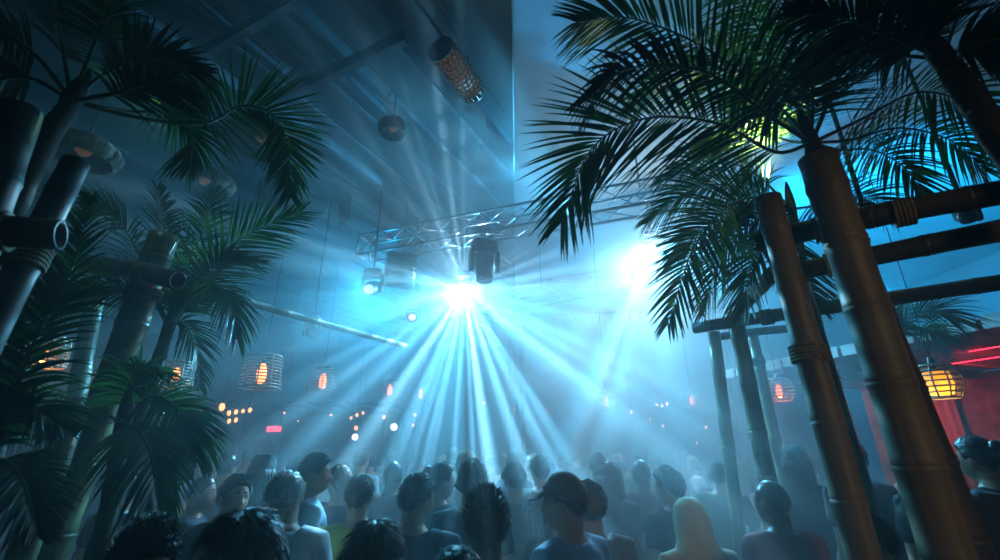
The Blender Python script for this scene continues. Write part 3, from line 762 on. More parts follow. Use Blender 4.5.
# ------------------------------------------------------------------ cage lanterns
def cage_lantern(label, px, py, Y, r, h, nring, bulb_m, group=None, taper=.86, ceil=CEIL, barrel=0, wire=.009, lit=0, lcol=(1, .45, .14), shade=None):
    c = at(px, py, Y); t = thing('cage_lantern', label, 'lantern', c, group)
    prof = lambda f: r * (taper + (1 - taper) * (1 - f)) * (1 + barrel * math.sin(PI * f)) * (1 if not barrel else .8)
    mb = MB(); n = 28
    for k in range(nring):
        f = k / (nring - 1); z = -h / 2 + h * f; q = prof(f)
        mb.tube([V((q * math.cos(a), q * math.sin(a), z)) for a in [2 * PI * j / n for j in range(n + 1)]], wire, 5)
    for k in range(10):
        a = 2 * PI * k / 10
        mb.tube([V((prof(f) * math.cos(a), prof(f) * math.sin(a), -h / 2 + h * f)) for f in [j / 8 for j in range(9)]], wire, 5)
    mb.build('cage', WIRE, t)
    q = prof(1); mb = MB(); mb.ell([(0, 0, h / 2 - .005, q * 1.02, q * 1.02), (0, 0, h / 2 + .012, q * .9, q * .9), (0, 0, h / 2 + .03, .03, .03), (0, 0, h / 2 + .08, .02, .02)], 24); mb.build('cap', BLACK, t)
    mb = MB(); mb.ell([(0, 0, -h * .36, r * .10, r * .10), (0, 0, -h * .30, r * .20, r * .20), (0, 0, 0, r * .24, r * .24), (0, 0, h * .18, r * .16, r * .16), (0, 0, h * .30, r * .07, r * .07)], 16); bo = mb.build('bulb', bulb_m, t)
    mb = MB(); mb.bar((0, 0, h * .29), (0, 0, h * .5), .02, 10); mb.build('bulb_holder', BLACK, t)
    if shade:
        mb = MB(); mb.ell([(0, 0, -h * .40, r * .52, r * .52), (0, 0, -h * .1, r * .68, r * .68), (0, 0, h * .3, r * .60, r * .60)], 24); mb.v = mb.v; mb.f = [f for f in mb.f if len(f) == 4]; mb.build('paper_shade', shade, t)
    mb = MB(); mb.bar((0, 0, h / 2 + .06), (0, 0, ceil - c.z), .004); mb.build('cord', CORD, t)
    if lit: point('lantern_glow', c + V((0, 0, -h * .42)), lit, lcol, .03)
    return t
FIL = mat('warm_filament', (1, .6, .3), .4, emit=(1, .27, .05), es=4.5, light=False)
FIL2 = mat('warm_filament_strong', (1, .6, .3), .4, emit=(1, .22, .03), es=4, light=False)
RFIL = mat('red_filament', (1, .4, .2), .4, emit=(1, .14, .05), es=3, light=False)
YEL = mat('paper_yellow', (.75, .5, .12), .7, emit=(1, .52, .06), es=.06, light=False, transl=.4)
cage_lantern('orange cage lantern glowing behind the shadowy palm fronds', 46, 352, 3.9, .16, .24, 9, FIL2, lit=4)
cage_lantern('cage lantern half hidden by the bright green palm', 176, 375, 5.0, .17, .26, 9, FIL2, lit=2)
cage_lantern('largest wire cage lantern in the clear, below the pale slung pole', 262, 372, 6.2, .26, .42, 11, FIL)
cage_lantern('second cage lantern along the row, under the dangling moving head', 323, 380, 7.8, .24, .40, 11, FIL)
cage_lantern('third cage lantern along the row, small in the fog', 390, 389, 11.0, .24, .42, 11, FIL)
cage_lantern('farthest cage lantern of the row, beside the shaft of light', 421, 393, 12.9, .24, .42, 11, FIL)
cage_lantern('yellow barrel-shaped lantern hanging before the red-lit bar', 938, 382, 4.0, .15, .27, 7, mat('yellow_bulb', (1, .8, .4), .4, emit=(1, .5, .10), es=5, light=False), barrel=.35, taper=1, lit=1.8, lcol=(1, .55, .16), shade=YEL, ceil=6.9, wire=.007)
cage_lantern('small reddish barrel lantern between the posts and the bar', 779, 390, 6.3, .17, .27, 7, RFIL, barrel=.35, taper=1, lit=4, lcol=(1, .25, .1), ceil=6.9, wire=.007)
cage_lantern('dim lantern veiled by fog beside the thin posts', 692, 400, 9.5, .2, .3, 8, RFIL, barrel=.3, taper=1, ceil=6.9)
cage_lantern('faint fog-veiled lantern above the dancers beyond the bright cloud', 606, 401, 8.6, .16, .3, 8, RFIL, barrel=.3, taper=1, ceil=6.9)

# ------------------------------------------------------------------ small lamps of the far bar
def bulb(px, py, Y, r, m, label, group=None, long_=1.0):
    c = at(px, py, Y); t = thing('hanging_bulb', label, 'lamp', c, group)
    mb = MB(); mb.ball((0, 0, 0), (r, r, r * long_), 12, 8); mb.build('bulb', m, t)
    mb = MB(); mb.bar((0, 0, r * long_ * .9), (0, 0, r * long_ + .06), .022, 8); mb.build('socket', BLACK, t)
    top = CEIL if c.x < sl * c.y else 7.40 - c.x * .0737
    mb = MB(); mb.bar((0, 0, r * long_ + .05), (0, 0, top - c.z), .0025, 4); mb.build('cord', CORD, t)
B1 = mat('amber_bulb', (1, .7, .4), .4, emit=(1, .36, .12), es=3.5, light=False)
B2 = mat('white_bulb', (1, 1, 1), .4, emit=(.8, .93, 1), es=3.5, light=False)
B3 = mat('red_bulb', (1, .2, .2), .4, emit=(1, .05, .10), es=3, light=False)
for i, (px, py, r) in enumerate(((222, 407, .09), (229, 413, .06), (236, 412, .06), (243, 411, .05), (250, 410, .06), (229, 421, .06), (236, 420, .06), (202, 408, .05))):
    bulb(px, py, 9.6 + .14 * i, r * .6, B1, 'amber bulb in the cluster over the far bar, below the largest cage lantern', 'bulb cluster over the far bar', 1.5)
for px, py, r in ((284, 413, .05), (331, 415, .05), (298, 421, .03)):
    bulb(px, py, 11, r * .6, B1, 'single tiny amber bulb between the cluster and the white bulb', 'tiny amber bulbs between', 1.0)
for i, (px, py, r) in enumerate(((351, 418, .05), (357, 415, .06), (363, 413, .05), (384, 417, .06), (415, 415, .05), (413, 425, .05), (356, 428, .08))):
    bulb(px, py, 11.2 + .16 * i, r * .6, B1, 'small amber bulb near the white bulb under the third cage lantern', 'amber bulbs near the white bulb', 1.3)
bulb(394, 427, 12.2, .09, B2, 'round white bulb, brightest of the far bar lamps')
bulb(355, 437, 11, .07, B2, 'smaller white bulb hanging low over the far bar')
for px, py, r in ((484, 403, .05), (514, 410, .04), (548, 412, .04), (631, 412, .06), (662, 406, .05), (667, 404, .06), (657, 405, .05), (650, 420, .04), (663, 426, .05), (697, 443, .04), (706, 427, .05)):
    bulb(px, py, 12.5, r * .6, B1, 'tiny warm bulb in the fog beyond the dancers', 'tiny bulbs beyond the dancers', 1.2)
def redlamp():
    c = at(275, 429, 10.5); t = thing('bar_sign', 'small red glowing light box over the far bar', 'sign', c)
    mb = MB(); mb.box((0, 0, 0), (.34, .08, .14)); mb.build('frame', BLACK, t, False)
    mb = MB(); mb.box((0, -.043, 0), (.31, .012, .115)); mb.build('lit_face', B3, t, False)
    mb = MB()
    for q in (-.12, .12): mb.bar((q, 0, .06), (q, 0, CEIL - c.z), .006)
    mb.build('hanger', CORD, t)
redlamp()
# the far bar itself, half lost in the fog
mb = MB(); mb.box((-6.5, 13.2, .55), (7.5, .6, 1.1)); bar_ = mb.build('bar_counter', mat('counter_wood', (.10, .06, .035), .5, noise_s=4, noise_a=.4), None, False); tag(bar_, 'long dark wooden bar counter behind the far crowd', 'bar counter')
mb = MB(); mb.box((-6.5, 13.15, 1.13), (7.7, .8, .06)); mb.build('counter_top', BLACK, bar_, False)
can = thing('bar_canopy', 'dark slatted canopy running above the far bar counter', 'canopy', (-6.5, 13.2, 0))
mb = MB()
for k in range(16): mb.box((-3.8 + k * .5, 0, 3.05), (.12, 2.6, .05))
mb.build('slat', BAMD, can, False)
for x in (-3.6, 0, 3.6):
    for y in (-1.1, 1.1): mb = MB(); mb.bar((x, y, 0), (x, y, 3.0), .05, 10); mb.build('post', BAMD, can)
mb = MB()
for y in (-1.1, 1.1): mb.bar((-3.9, y, 3.0), (3.9, y, 3.0), .05, 10)
mb.build('rail', BAMD, can)

# ------------------------------------------------------------------ thatched hut roof with a hanging fringe beyond the dance floor
HUT_POSTS = []
def hut():
    A, B_ = at(500, 312, 11.0), at(760, 362, 9.4); B_.z = A.z - .25
    t = thing('thatched_roof', 'thatched hut roof with a ragged hanging fringe, lit white from above', 'thatched roof', (A.x, A.y, 0))
    O = V((A.x, A.y, 0)); d = (B_ - A).normalized(); back = V((d.y, -d.x, 0)).normalized()
    if back.y < 0: back = -back
    ln = (B_ - A).length; mb = MB()
    rows = []
    for k in range(5):
        f = k / 4; p = back * (1.6 * f) + V((0, 0, .9 * f))
        rows.append([A - O + d * u + p + V((0, 0, .02 * math.sin(u * 7 + k * 3))) for u in [ln * j / 40 for j in range(41)]] + [A - O + d * u + p - V((0, 0, .14)) for u in [ln * j / 40 for j in range(40, -1, -1)]])
    mb.rings(rows); mb.build('thatch', THATCH, t)
    mb = MB(); q = random.Random(3)
    for k in range(420):
        p = A - O + d * (ln * q.random()) + back * q.uniform(0, .12) - V((0, 0, .05)); L = q.uniform(.25, .75)
        mb.tube([p, p + V((q.uniform(-.04, .04), q.uniform(-.04, .04), -L * .6)), p + V((q.uniform(-.1, .1), q.uniform(-.06, .06), -L))], [.010, .008, .002], 4)
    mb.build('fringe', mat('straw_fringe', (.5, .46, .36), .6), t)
    for u in (.2, ln - .3):
        for bk in (.25, 1.4):
            p = A - O + d * u + back * bk; HUT_POSTS.append(V(((p + O).x, (p + O).y))); mb = MB(); mb.bar((p.x, p.y, 0), (p.x, p.y, p.z + .35 * bk), .06, 12); mb.build('post', BAMG, t)
hut()

# ------------------------------------------------------------------ the red-lit bar
RED = mat('red_neon', (1, .1, .1), .4, emit=(1, .02, .06), es=5)
def red_bar():
    A, B_ = at(895, 345, 5.2), at(1010, 303, 4.2); B_.z = A.z
    dd = (B_ - A).normalized(); O = V((A.x, A.y, 0)); back = V((-dd.y, dd.x, 0)).normalized()
    if back.x < 0: back = -back
    t = thing('bar_hut', 'low bar hut with a pale-edged roof and glowing red tubes', 'bar hut', O)
    a = A - O - dd * 2.6; L = 6.2
    rot = Matrix((dd, back, V((0, 0, 1)))).transposed()
    mb = MB(); mb.box(a + dd * L / 2 + back * 1.7 + V((0, 0, .06)), (L, 3.4, .06), rot); mb.build('roof', mat('roof_boards', (.05, .03, .03), .7, noise_s=5, noise_a=.4), t, False)
    mb = MB()
    for k in range(22): mb.box(a + dd * (.15 + k * L / 22) + V((0, 0, .05)), (L / 22 * .82, .05, .13), rot)
    mb.build('pale_eave_tile', mat('pale_tile', (.5, .52, .5), .6, noise_s=4, noise_a=.3), t, False)
    for k in range(9):
        u = L * (k + .5) / 9; mb = MB(); mb.box(a + dd * u + back * 1.7 + V((0, 0, -.03)), (.10, 3.3, .12), rot); mb.build('rafter', mat('rafter_wood', (.09, .05, .04), .6), t, False)
    for u, bk, l in ((3.0, .5, 1.6), (3.6, .9, 1.4), (2.4, 1.2, 1.6), (3.9, 1.5, 1.5), (2.9, 1.9, 1.8), (4.4, .35, 1.2)):
        p = a + dd * u + back * bk + V((0, 0, -.12)); mb = MB(); mb.bar(p, p + dd * l, .006, 8); mb.build('neon_tube', RED, t)
    for u in (.4, 2.5, 4.6):
        p = a + dd * u + back * .3; mb = MB(); mb.bar((p.x, p.y, 0), (p.x, p.y, a.z), .075, 12); mb.build('post', BAMD, t)
    p = a + dd * L / 2 + back * 3.3; mb = MB(); mb.box((p.x, p.y, a.z / 2), (L, .12, a.z), rot); mb.build('back_wall', STONE, t, False)
    p = a + dd * 3.6 + back * .5; mb = MB(); mb.box((p.x, p.y, .55), (3.6, .5, 1.1), rot); mb.build('counter', mat('counter_wood2', (.07, .04, .03), .5), t, False)
    # pleated curtains on the wall: one red, one straw coloured
    for nm, u, w_, m_, z0_, z1_ in (('red_curtain', 4.3, 1.3, mat('red_curtain', (.75, .06, .08), .8), 1.2, a.z - .45), ('straw_curtain', 3.0, .55, mat('straw_curtain', (.5, .38, .2), .8), .9, a.z - .35), ('straw_curtain', 1.0, .8, mat('straw_curtain', (.5, .38, .2), .8), .9, a.z - .35)):
        mb = MB(); r0, r1, r2, r3 = [], [], [], []
        for k in range(41):
            f = k / 40; q = a + dd * (u - w_ / 2 + w_ * f) + back * (3.10 + .035 * math.sin(f * 40))
            r0.append(V((q.x, q.y, z0_))); r1.append(V((q.x, q.y, z1_)))
        off = back * .03
        mb.rings([r0 + [p_ + off for p_ in r0[::-1]], r1 + [p_ + off for p_ in r1[::-1]]]); mb.build(nm, m_, t)
    base = O + a
    spot('red_lamp', base + dd * 4.3 + back * 2.3 + V((0, 0, -.25)), base + dd * 4.4 + back * 3.2 + V((0, 0, -.9)), 120, (1, .02, .05), 110, .6, .08)
    spot('red_lamp', base + dd * 2.6 + back * 1.6 + V((0, 0, -.5)), base + dd * 2.8 + back * 2.2 + V((0, 0, 1.5)), 40, (1, .02, .05), 120, .6, .08)
    spot('red_lamp', base + dd * 1.0 + back * 1.8 + V((0, 0, -.25)), base + dd * .8 + back * 3.2 + V((0, 0, -.9)), 50, (1, .02, .05), 110, .6, .08)
    spot('warm_lamp', base + dd * 3.0 + back * 2.5 + V((0, 0, -.2)), base + dd * 2.8 + back * 3.2 + V((0, 0, -1.0)), 40, (1, .5, .15), 90, .6, .08)
red_bar()

# ------------------------------------------------------------------ people
DG = None
def remesh(mb, vox, m, name, it=2):
    me = mb.mesh('tmp', None)
    o = bpy.data.objects.new('tmp', me); C.objects.link(o)
    md = o.modifiers.new('r', 'REMESH'); md.mode = 'VOXEL'; md.voxel_size = vox; md.use_smooth_shade = True
    if it:
        sm = o.modifiers.new('s', 'SMOOTH'); sm.factor = .5; sm.iterations = it
    bpy.context.view_layer.update()
    ev = o.evaluated_get(bpy.context.evaluated_depsgraph_get())
    out = bpy.data.meshes.new_from_object(ev)
    out.name = name
    bpy.data.objects.remove(o); bpy.data.meshes.remove(me)
    out.materials.clear(); out.materials.append(m)
    return out

def gs(x, s): return math.exp(-(x / s) ** 2)
def head_pt(az, el, k=1.0):
    """skull and face around the middle of the head; az 0 = face"""
    x, y, z = math.sin(az) * math.cos(el), math.cos(az) * math.cos(el), math.sin(el)
    px, py, pz = x * .076, y * .098, z * .122
    a = (az + PI) % (2 * PI) - PI
    if z < 0:
        t = -z
        px *= 1 - .30 * t ** 1.4
        if y < 0: py *= 1 - .50 * t
        else: py += .010 * t * max(0, y) + .006 * t
    fr = max(0, math.cos(a))
    if abs(a) < 1.2:
        py += .026 * gs(a, .14) * gs(el + .23, .13) + .012 * gs(a, .11) * gs(el + .03, .16)      # nose
        py -= .011 * gs(abs(a) - .36, .17) * gs(el - .03, .11)                                  # eye sockets
        py += .006 * gs(abs(a) - .33, .28) * gs(el - .20, .09)                                  # brow
        py += .007 * gs(a, .28) * gs(el + .55, .07) + .006 * gs(a, .26) * gs(el + .66, .06)     # lips
        py -= .005 * gs(a, .3) * gs(el + .605, .035)
        py += .010 * gs(a, .3) * gs(el + .90, .14)                                              # chin
        px += math.copysign(.004, a) * gs(abs(a) - .75, .25) * gs(el + .15, .2)                 # cheekbones
    return V((px, py, pz)) * k

def head_mb(mb, M):
    rows = []
    n = 56
    for j in range(33):
        el = -PI / 2 + .03 + (PI - .06) * j / 32
        rows.append([M @ head_pt(2 * PI * k / n, el) for k in range(n)])
    mb.rings([list(r) for r in rows])
    for s in (1, -1):                                      # ears
        mb.ball(M @ V((s * .078, -.008, -.005)), (.011, .020, .033), 10, 8, M.to_3x3() @ Matrix.Rotation(s * -.3, 3, 'Z'))

def hair_mb(M, style, seed, grow=1.0):
    rr = random.Random(seed); mb = MB(); n = 48; m = 16
    th = {'short': .012, 'spiky': .016, 'long': .020, 'bun': .013, 'curly': .026, 'crop': .005, 'swept': .018}.get(style, .012) * grow
    def hl(az):
        f = (1 - math.cos(az)) / 2
        e = .64 - 1.16 * f
        if style in ('long', 'bun'): e = .66 - 1.2 * f
        e -= .20 * gs(abs((az + PI) % (2 * PI) - PI) - 1.25, .16)
        return e
    def outp(az, el, tt):
        base = head_pt(az, el)
        nn = V((math.sin(az) * math.cos(el), math.cos(az) * math.cos(el), math.sin(el)))
        q = noise.noise(V((math.sin(az) * 7 + seed, math.cos(az) * 7, el * 1.6)))
        q2 = noise.noise(V((math.sin(az) * 20 + seed, math.cos(az) * 20, el * 4)))
        amp = .9 if style in ('curly', 'swept', 'spiky') else (.15 if style == 'long' else .35)
        return base + nn * (th * tt * (1 + amp * q + .35 * q2) + (.010 if el > .6 and style in ('swept', 'spiky', 'bun') else 0))
    rows = []
    rows.append([M @ (head_pt(2 * PI * k / n, hl(2 * PI * k / n) - .04) * .93) for k in range(n)])
    for j in range(m + 1):
        f = j / m; row = []
        for k in range(n):
            az = 2 * PI * k / n; e0 = hl(az); el = e0 + (PI / 2 - .02 - e0) * f
            row.append(M @ outp(az, el, min(1, .35 + f * 5)))
        rows.append(row)
    mb.rings(rows)
    if style in ('long',):
        # locks falling round sides and back
        ln = .30 * grow
        for q in range(90):
            az = .95 + (2 * PI - 1.9) * (q + .5) / 90 + rr.uniform(-.05, .05)
            e0 = .25
            p0 = outp(az, e0, .9)
            pts = [p0]
            sx, cy = math.sin(az), math.cos(az)
            L_ = ln * rr.uniform(.85, 1.08)
            for k in range(1, 7):
                t = k / 6
                pts.append(V((sx * (.090 + .012 * t + .008 * math.sin(t * 6 + q)), cy * (.108 + .01 * t) - .012, p0.z - L_ * t)))
            rad = [.008, .011, .011, .010, .009, .007, .002]
            mb.tube([M @ p for p in pts], [x * rr.uniform(.9, 1.2) for x in rad], 6)
    if style == 'bun':
        mb.ball(M @ V((0, -.105, .075)), (.045, .04, .042), 14, 10)
    # tufts
    cnt = {'short': 700, 'spiky': 800, 'curly': 800, 'swept': 900, 'crop': 0, 'bun': 40, 'long': 700}.get(style, 200)
    for q in range(cnt):
        az = rr.uniform(0, 2 * PI); e0 = hl(az) + .05; el = e0 + (1.5 - e0) * rr.random() ** .9
        p = outp(az, el, .8)
        nn = V((math.sin(az) * math.cos(el), math.cos(az) * math.cos(el), math.sin(el)))
        dn = V((-math.sin(az) * math.sin(el), -math.cos(az) * math.sin(el), math.cos(el))) * -1
        if style == 'spiky': d = nn * .9 + V((rr.uniform(-.4, .4), rr.uniform(-.2, .6), .5)); ll = rr.uniform(.016, .034)
        elif style == 'swept': d = nn * .45 + V((rr.uniform(-.3, .3), .9, .25)); ll = rr.uniform(.02, .04)
        elif style == 'curly': d = nn * .8 + V((rr.uniform(-1, 1), rr.uniform(-1, 1), rr.uniform(-1, 1))) * .7; ll = rr.uniform(.012, .024)
        elif style == 'long': d = nn * .12 + dn; ll = rr.uniform(.04, .075)
        else: d = nn * .30 + dn * .9 + V((rr.uniform(-.2, .2),) * 3); ll = rr.uniform(.014, .026)
        d.normalize(); w_ = rr.uniform(.0016, .0034) * (.7 if style == 'long' else 1)
        s = d.cross(nn).normalized() if d.cross(nn).length > .01 else V((1, 0, 0))
        t = s.cross(d)
        a, b_, c = p + s * w_, p - s * w_, p + t * w_
        mid = p + d * ll * .55 + nn * .003
        vs = [a, b_, c, mid + s * w_ * .7, mid - s * w_ * .7, mid + t * w_ * .7, p + d * ll]
        mb.add([M @ x for x in vs], [(0, 1, 4, 3), (1, 2, 5, 4), (2, 0, 3, 5), (3, 4, 6), (4, 5, 6), (5, 3, 6)])
    return mb

def hand(mb, wrist, fwd, palm_n, thumb_side, curl=.5, s=1.0, nseg=7):
    """palm, four separate fingers of unequal length with three bends each, and a thumb from the side of the palm"""
    f = V(fwd).normalized(); nrm = (V(palm_n) - f * V(palm_n).dot(f)).normalized(); side = V(thumb_side); side = (side - f * side.dot(f) - nrm * side.dot(nrm)).normalized()
    w_ = V(wrist)
    rows = []
    for t, hw, ht in ((-.012, .024, .018), (.015, .030, .017), (.045, .038, .016), (.075, .041, .014), (.092, .038, .011)):
        c = w_ + f * t * s
        rows.append([c + side * (hw * s * math.cos(2 * PI * k / 14)) + nrm * (ht * s * math.sin(2 * PI * k / 14)) for k in range(14)])
    mb.rings(rows)
    for i, (off, ln) in enumerate(((.030, .072), (.010, .082), (-.010, .076), (-.029, .060))):
        p = w_ + f * .086 * s + side * off * s; d = (f + side * off * 2.2).normalized(); pts = [p - d * .02 * s, p]
        ang = 0
        for seg, (fr, cu) in enumerate(((.42, .75), (.32, 1.15), (.26, .8))):
            ang += curl * cu * (1 + .10 * (i - 1))
            dd = d * math.cos(ang) + nrm * math.sin(ang)
            p = p + dd * ln * fr * s; pts.append(p)
        mb.tube(pts, [.0095 * s, .0098 * s, .0090 * s, .0082 * s, .0062 * s], nseg)
    p = w_ + f * .022 * s + side * .026 * s; pts = [p - side * .012 * s]
    d = (f * .62 + side * .78 + nrm * .25).normalized()
    for ln, add in ((.030, 0), (.034, .35 * curl), (.026, .6 * curl)):
        d = (d + nrm * add + f * .18).normalized(); pts.append(pts[-1] + d * ln * s)
    mb.tube(pts, [.013 * s, .0125 * s, .0105 * s, .0075 * s], nseg)

def arm_pose(pose, s):
    """elbow, wrist, hand forward, palm normal, thumb side, curl; s = +1 right, -1 left; shoulder near (.19s, 0, 1.40)"""
    if pose == 'hold': return V((s * .26, .05, 1.12)), V((s * .13, .29, 1.19)), V((-s * .35, .75, .25)), V((-s, -.1, 0)), V((0, -.2, 1)), 1.0
    if pose == 'raise': return V((s * .34, .08, 1.55)), V((s * .30, .12, 1.82)), V((0, .05, 1)), V((0, 1, 0)), V((-s, 0, 0)), .35
    if pose == 'sip': return V((s * .29, .12, 1.16)), V((s * .12, .24, 1.36)), V((-s * .4, .3, .7)), V((-s, -.5, 0)), V((0, -.4, 1)), 1.0
    if pose == 'bent': return V((s * .27, -.02, 1.13)), V((s * .16, .22, 1.05)), V((-s * .5, .8, 0)), V((-s, 0, -.4)), V((0, .2, 1)), .6
    return V((s * .245, -.03, 1.11)), V((s * .255, .05, .86)), V((0, .15, -1)), V((-s, 0, 0)), V((0, 1, -.1)), .35

def make_person(name, hair='short', hairm=HBLACK, skin=SKIN, top=CL['black'], legs=CL['denim'], poses=('down', 'down'), turn=0, nod=0, lean=0, seed=0, vox=.0075, fem=False, beard=None, cap=None, sleeve='short', hi=True, broad=1.0):
    """1.72 m tall figure facing +y at the origin, feet on the floor"""
    sw = (.172 if fem else .192) * broad
    HM = Matrix.Translation((0, .022, 1.595)) @ Matrix.Rotation(turn, 4, 'Z') @ Matrix.Rotation(nod, 4, 'X')
    # torso lean about the hips
    LM = Matrix.Translation((0, 0, .92)) @ Matrix.Rotation(-lean, 4, 'X') @ Matrix.Translation((0, 0, -.92))
    HM = LM @ HM
    k = broad
    torso = [(0, 0, .80, .12, .085), (0, .0, .86, .165 * (1.04 if fem else 1), .115), (0, -.004, .92, .168 * (1.03 if fem else 1), .118), (0, .0, 1.00, .148 * (.92 if fem else 1), .105), (0, .004, 1.08, .138 * (.9 if fem else 1.02), .100),
             (0, .006, 1.18, .152 * (.95 if fem else 1.04) * k, .108), (0, .008, 1.27, .165 * (.95 if fem else 1.03) * k, .116 + (.012 if fem else 0)), (0, .0, 1.35, .170 * (.94 if fem else 1.04) * k, .108), (0, -.006, 1.405, .150 * k, .088), (0, -.010, 1.44, .095, .070), (0, -.008, 1.47, .062, .060)]
    body = MB(); body.ell(torso, 24, LM, 2.3)
    neck = MB()
    hb = HM @ V((0, -.022, -.06))
    a0 = LM @ V((0, -.012, 1.42))
    body.tube([a0, a0.lerp(hb, .5), hb], [.066, .054 if fem else .060, .056 if fem else .062], 16)
    head_mb(body, HM)
    sh = MB(); sleeves = MB()
    for s, pose in ((1, poses[0]), (-1, poses[1])):
        S = LM @ V((s * sw, -.008, 1.385)); e, w_, hf, pn, ts, cu = arm_pose(pose, s)
        e, w_ = LM @ e, LM @ w_
        body.tube([LM @ V((s * .10, -.004, 1.40)), S, S.lerp(e, .35), S.lerp(e, .75), e, e.lerp(w_, .3), e.lerp(w_, .75), w_], [.060, .058, .050, .043, .040, .041, .032, .027] if not fem else [.052, .049, .042, .037, .034, .035, .028, .024], 14)
        if hi: hand(body, w_, hf, pn, ts, cu, .95 if fem else 1.0)
        else: body.tube([w_, w_ + hf.normalized() * .08, w_ + hf.normalized() * .16], [.026, .036, .018], 10)
        q = .62 if sleeve == 'short' else 1.0
        pts = [LM @ V((s * .09, -.004, 1.40)), S, S.lerp(e, .35), S.lerp(e, q)]
        rad = [.074, .073, .066, .062]
        if sleeve == 'long': pts += [e.lerp(w_, .4), e.lerp(w_, .93)]; rad = [.074, .072, .062, .053, .050, .038]
        if sleeve == 'none': pts, rad = pts[:2], [.068, .060]
        if fem: rad = [x * .87 for x in rad]
        sleeves.tube(pts, rad, 16)
    for s in (1, -1):
        hp, kn, an = V((s * .092, 0, .90)), V((s * .105, .02, .49)), V((s * .11, -.015, .09))
        body.tube([hp, hp.lerp(kn, .5), kn, kn.lerp(an, .3), an.lerp(kn, .2), an], [.092, .078, .056, .056, .040, .038], 14)
        body.ell([(s * .112, .045, .012, .040, .115), (s * .112, .04, .045, .042, .115), (s * .112, .0, .085, .04, .06), (s * .112, -.012, .11, .037, .045)], 14)
    bm = remesh(body, vox, skin, name)
    o = link(name, bm)
    # clothes
    shirt = MB()
    rows = [(c0, c1, z, rx + .014 + (.012 if z < 1.1 else 0), ry + .015 + (.016 if z < 1.1 else 0)) for c0, c1, z, rx, ry in torso[1:-1]]
    rows[-1] = (0, -.010, 1.448, .088, .076)
    shirt.ell(rows, 28, LM, 2.3)
    shirt.v += []
    o2 = len(shirt.v); shirt.add(sleeves.v, sleeves.f)
    sm = remesh(shirt, max(.010, vox * 1.3), top, 'shirt', 7)
    # folds of cloth
    for v in sm.vertices:
        p = v.co; q = noise.noise(V((p.x * 9 + seed, p.y * 9, p.z * 5))) * .006 + noise.noise(V((p.x * 22, p.y * 22 + seed, p.z * 12))) * .003
        v.co = p + v.normal * q
    link('shirt', sm, o)
    tr = MB()
    tr.ell([(c0, c1, z, rx + .012, ry + .013) for c0, c1, z, rx, ry in torso[:4]], 24, LM, 2.3)
    for s in (1, -1):
        hp, kn, an = V((s * .092, 0, .90)), V((s * .105, .02, .49)), V((s * .11, -.015, .10))
        tr.tube([hp, hp.lerp(kn, .5), kn, kn.lerp(an, .5), an], [.104, .092, .074, .064, .058], 14)
    link('trousers', remesh(tr, .016 if hi else .025, legs, 'trousers', 1), o)
    for s in (1, -1):
        b = MB(); b.ell([(s * .112, .045, .0, .046, .125), (s * .112, .045, .03, .047, .125), (s * .112, .03, .06, .046, .10), (s * .112, -.005, .10, .044, .058)], 16)
        b.build('shoe', SHOE, o)
    if hair != 'bald':
        hair_mb(HM, hair, seed).build('hair', hairm, o)
    if hi:
        for s in (1, -1):
            e = MB(); c = head_pt(s * .36, .03)
            e.ball(HM @ (c + V((-s * .001, -.006, 0))), (.0105, .0105, .0085), 10, 8); eo = e.build('eye', EYEW, o)
            e = MB(); e.ball(HM @ (c + V((-s * .001, .0030, 0))), (.0042, .003, .0042), 8, 6); e.build('iris', HBLACK, eo)
            e = MB(); e.tube([HM @ (head_pt(s * x, .26 + (.03 if abs(x - .34) < .1 else 0)) + V((0, .002, 0))) for x in (.16, .25, .34, .45, .54)], [.003, .0042, .0042, .0035, .002], 6); e.build('eyebrow', hairm if hair != 'bald' else HBLACK, o)
        e = MB(); e.tube([HM @ (head_pt(x, -.60 + .02 * abs(x)) + V((0, .002, 0))) for x in (-.30, -.15, 0, .15, .30)], [.002, .0055, .006, .0055, .002], 8); e.build('lips', LIPS, o)
    if beard:
        b = MB(); rows = []
        for j in range(7):
            el = -.72 - .8 * j / 6
            rows.append([HM @ (head_pt(-1.35 + 2.7 * kk / 20, el, 1.05) + V((0, .004, 0))) for kk in range(21)] + [HM @ head_pt(1.35 - 2.7 * kk / 20, el, .95) for kk in range(21)])
        b.rings(rows); b.build('beard', beard, o)
    if cap:
        b = MB(); rows = []
        for j in range(11):
            f = j / 10; row = []
            for kk in range(32):
                az = 2 * PI * kk / 32; e0 = .42 - .42 * (1 - math.cos(az)) / 2; el = e0 + (1.52 - e0) * f
                nn = V((math.sin(az) * math.cos(el), math.cos(az) * math.cos(el), math.sin(el)))
                row.append(HM @ (head_pt(az, el) + nn * (.022 if f > 0 else .012)))
            rows.append(row)
        b.rings(rows); co = b.build('cap', cap, o)
        b = MB(); top_, bot = [], []
        outl = [V((math.sin(a) * .078, .075 + .02 * math.cos(a), .052)) for a in [(-1.15 + 2.3 * q / 12) for q in range(13)]]
        out2 = [V((math.sin(a) * .074, .105 + .075 * math.cos(a * 1.1), .022 - .014 * math.cos(a))) for a in [(-1.15 + 2.3 * q / 12) for q in range(13)]]
        for dz in (0, .005):
            pass
        loop = outl + out2[::-1]
        b.rings([[HM @ (p + V((0, 0, dz))) for p in loop] for dz in (0, .009)]); b.build('brim', cap, co)
    o['HM'] = [x for row in HM for x in row]
    return o

def place(o, px, py, Y, yaw, label, group=None, cat='person', lim=(1.52, 1.95)):
    p = at(px, py, Y)
    h = max(lim[0], min(lim[1], p.z)); s = h / 1.735
    o.location = (p.x, p.y, 0); o.scale = (s, s, s); o.rotation_euler = (0, 0, yaw)
    tag(o, label, cat, group)
    if 'HM' in o: del o['HM']
    return o

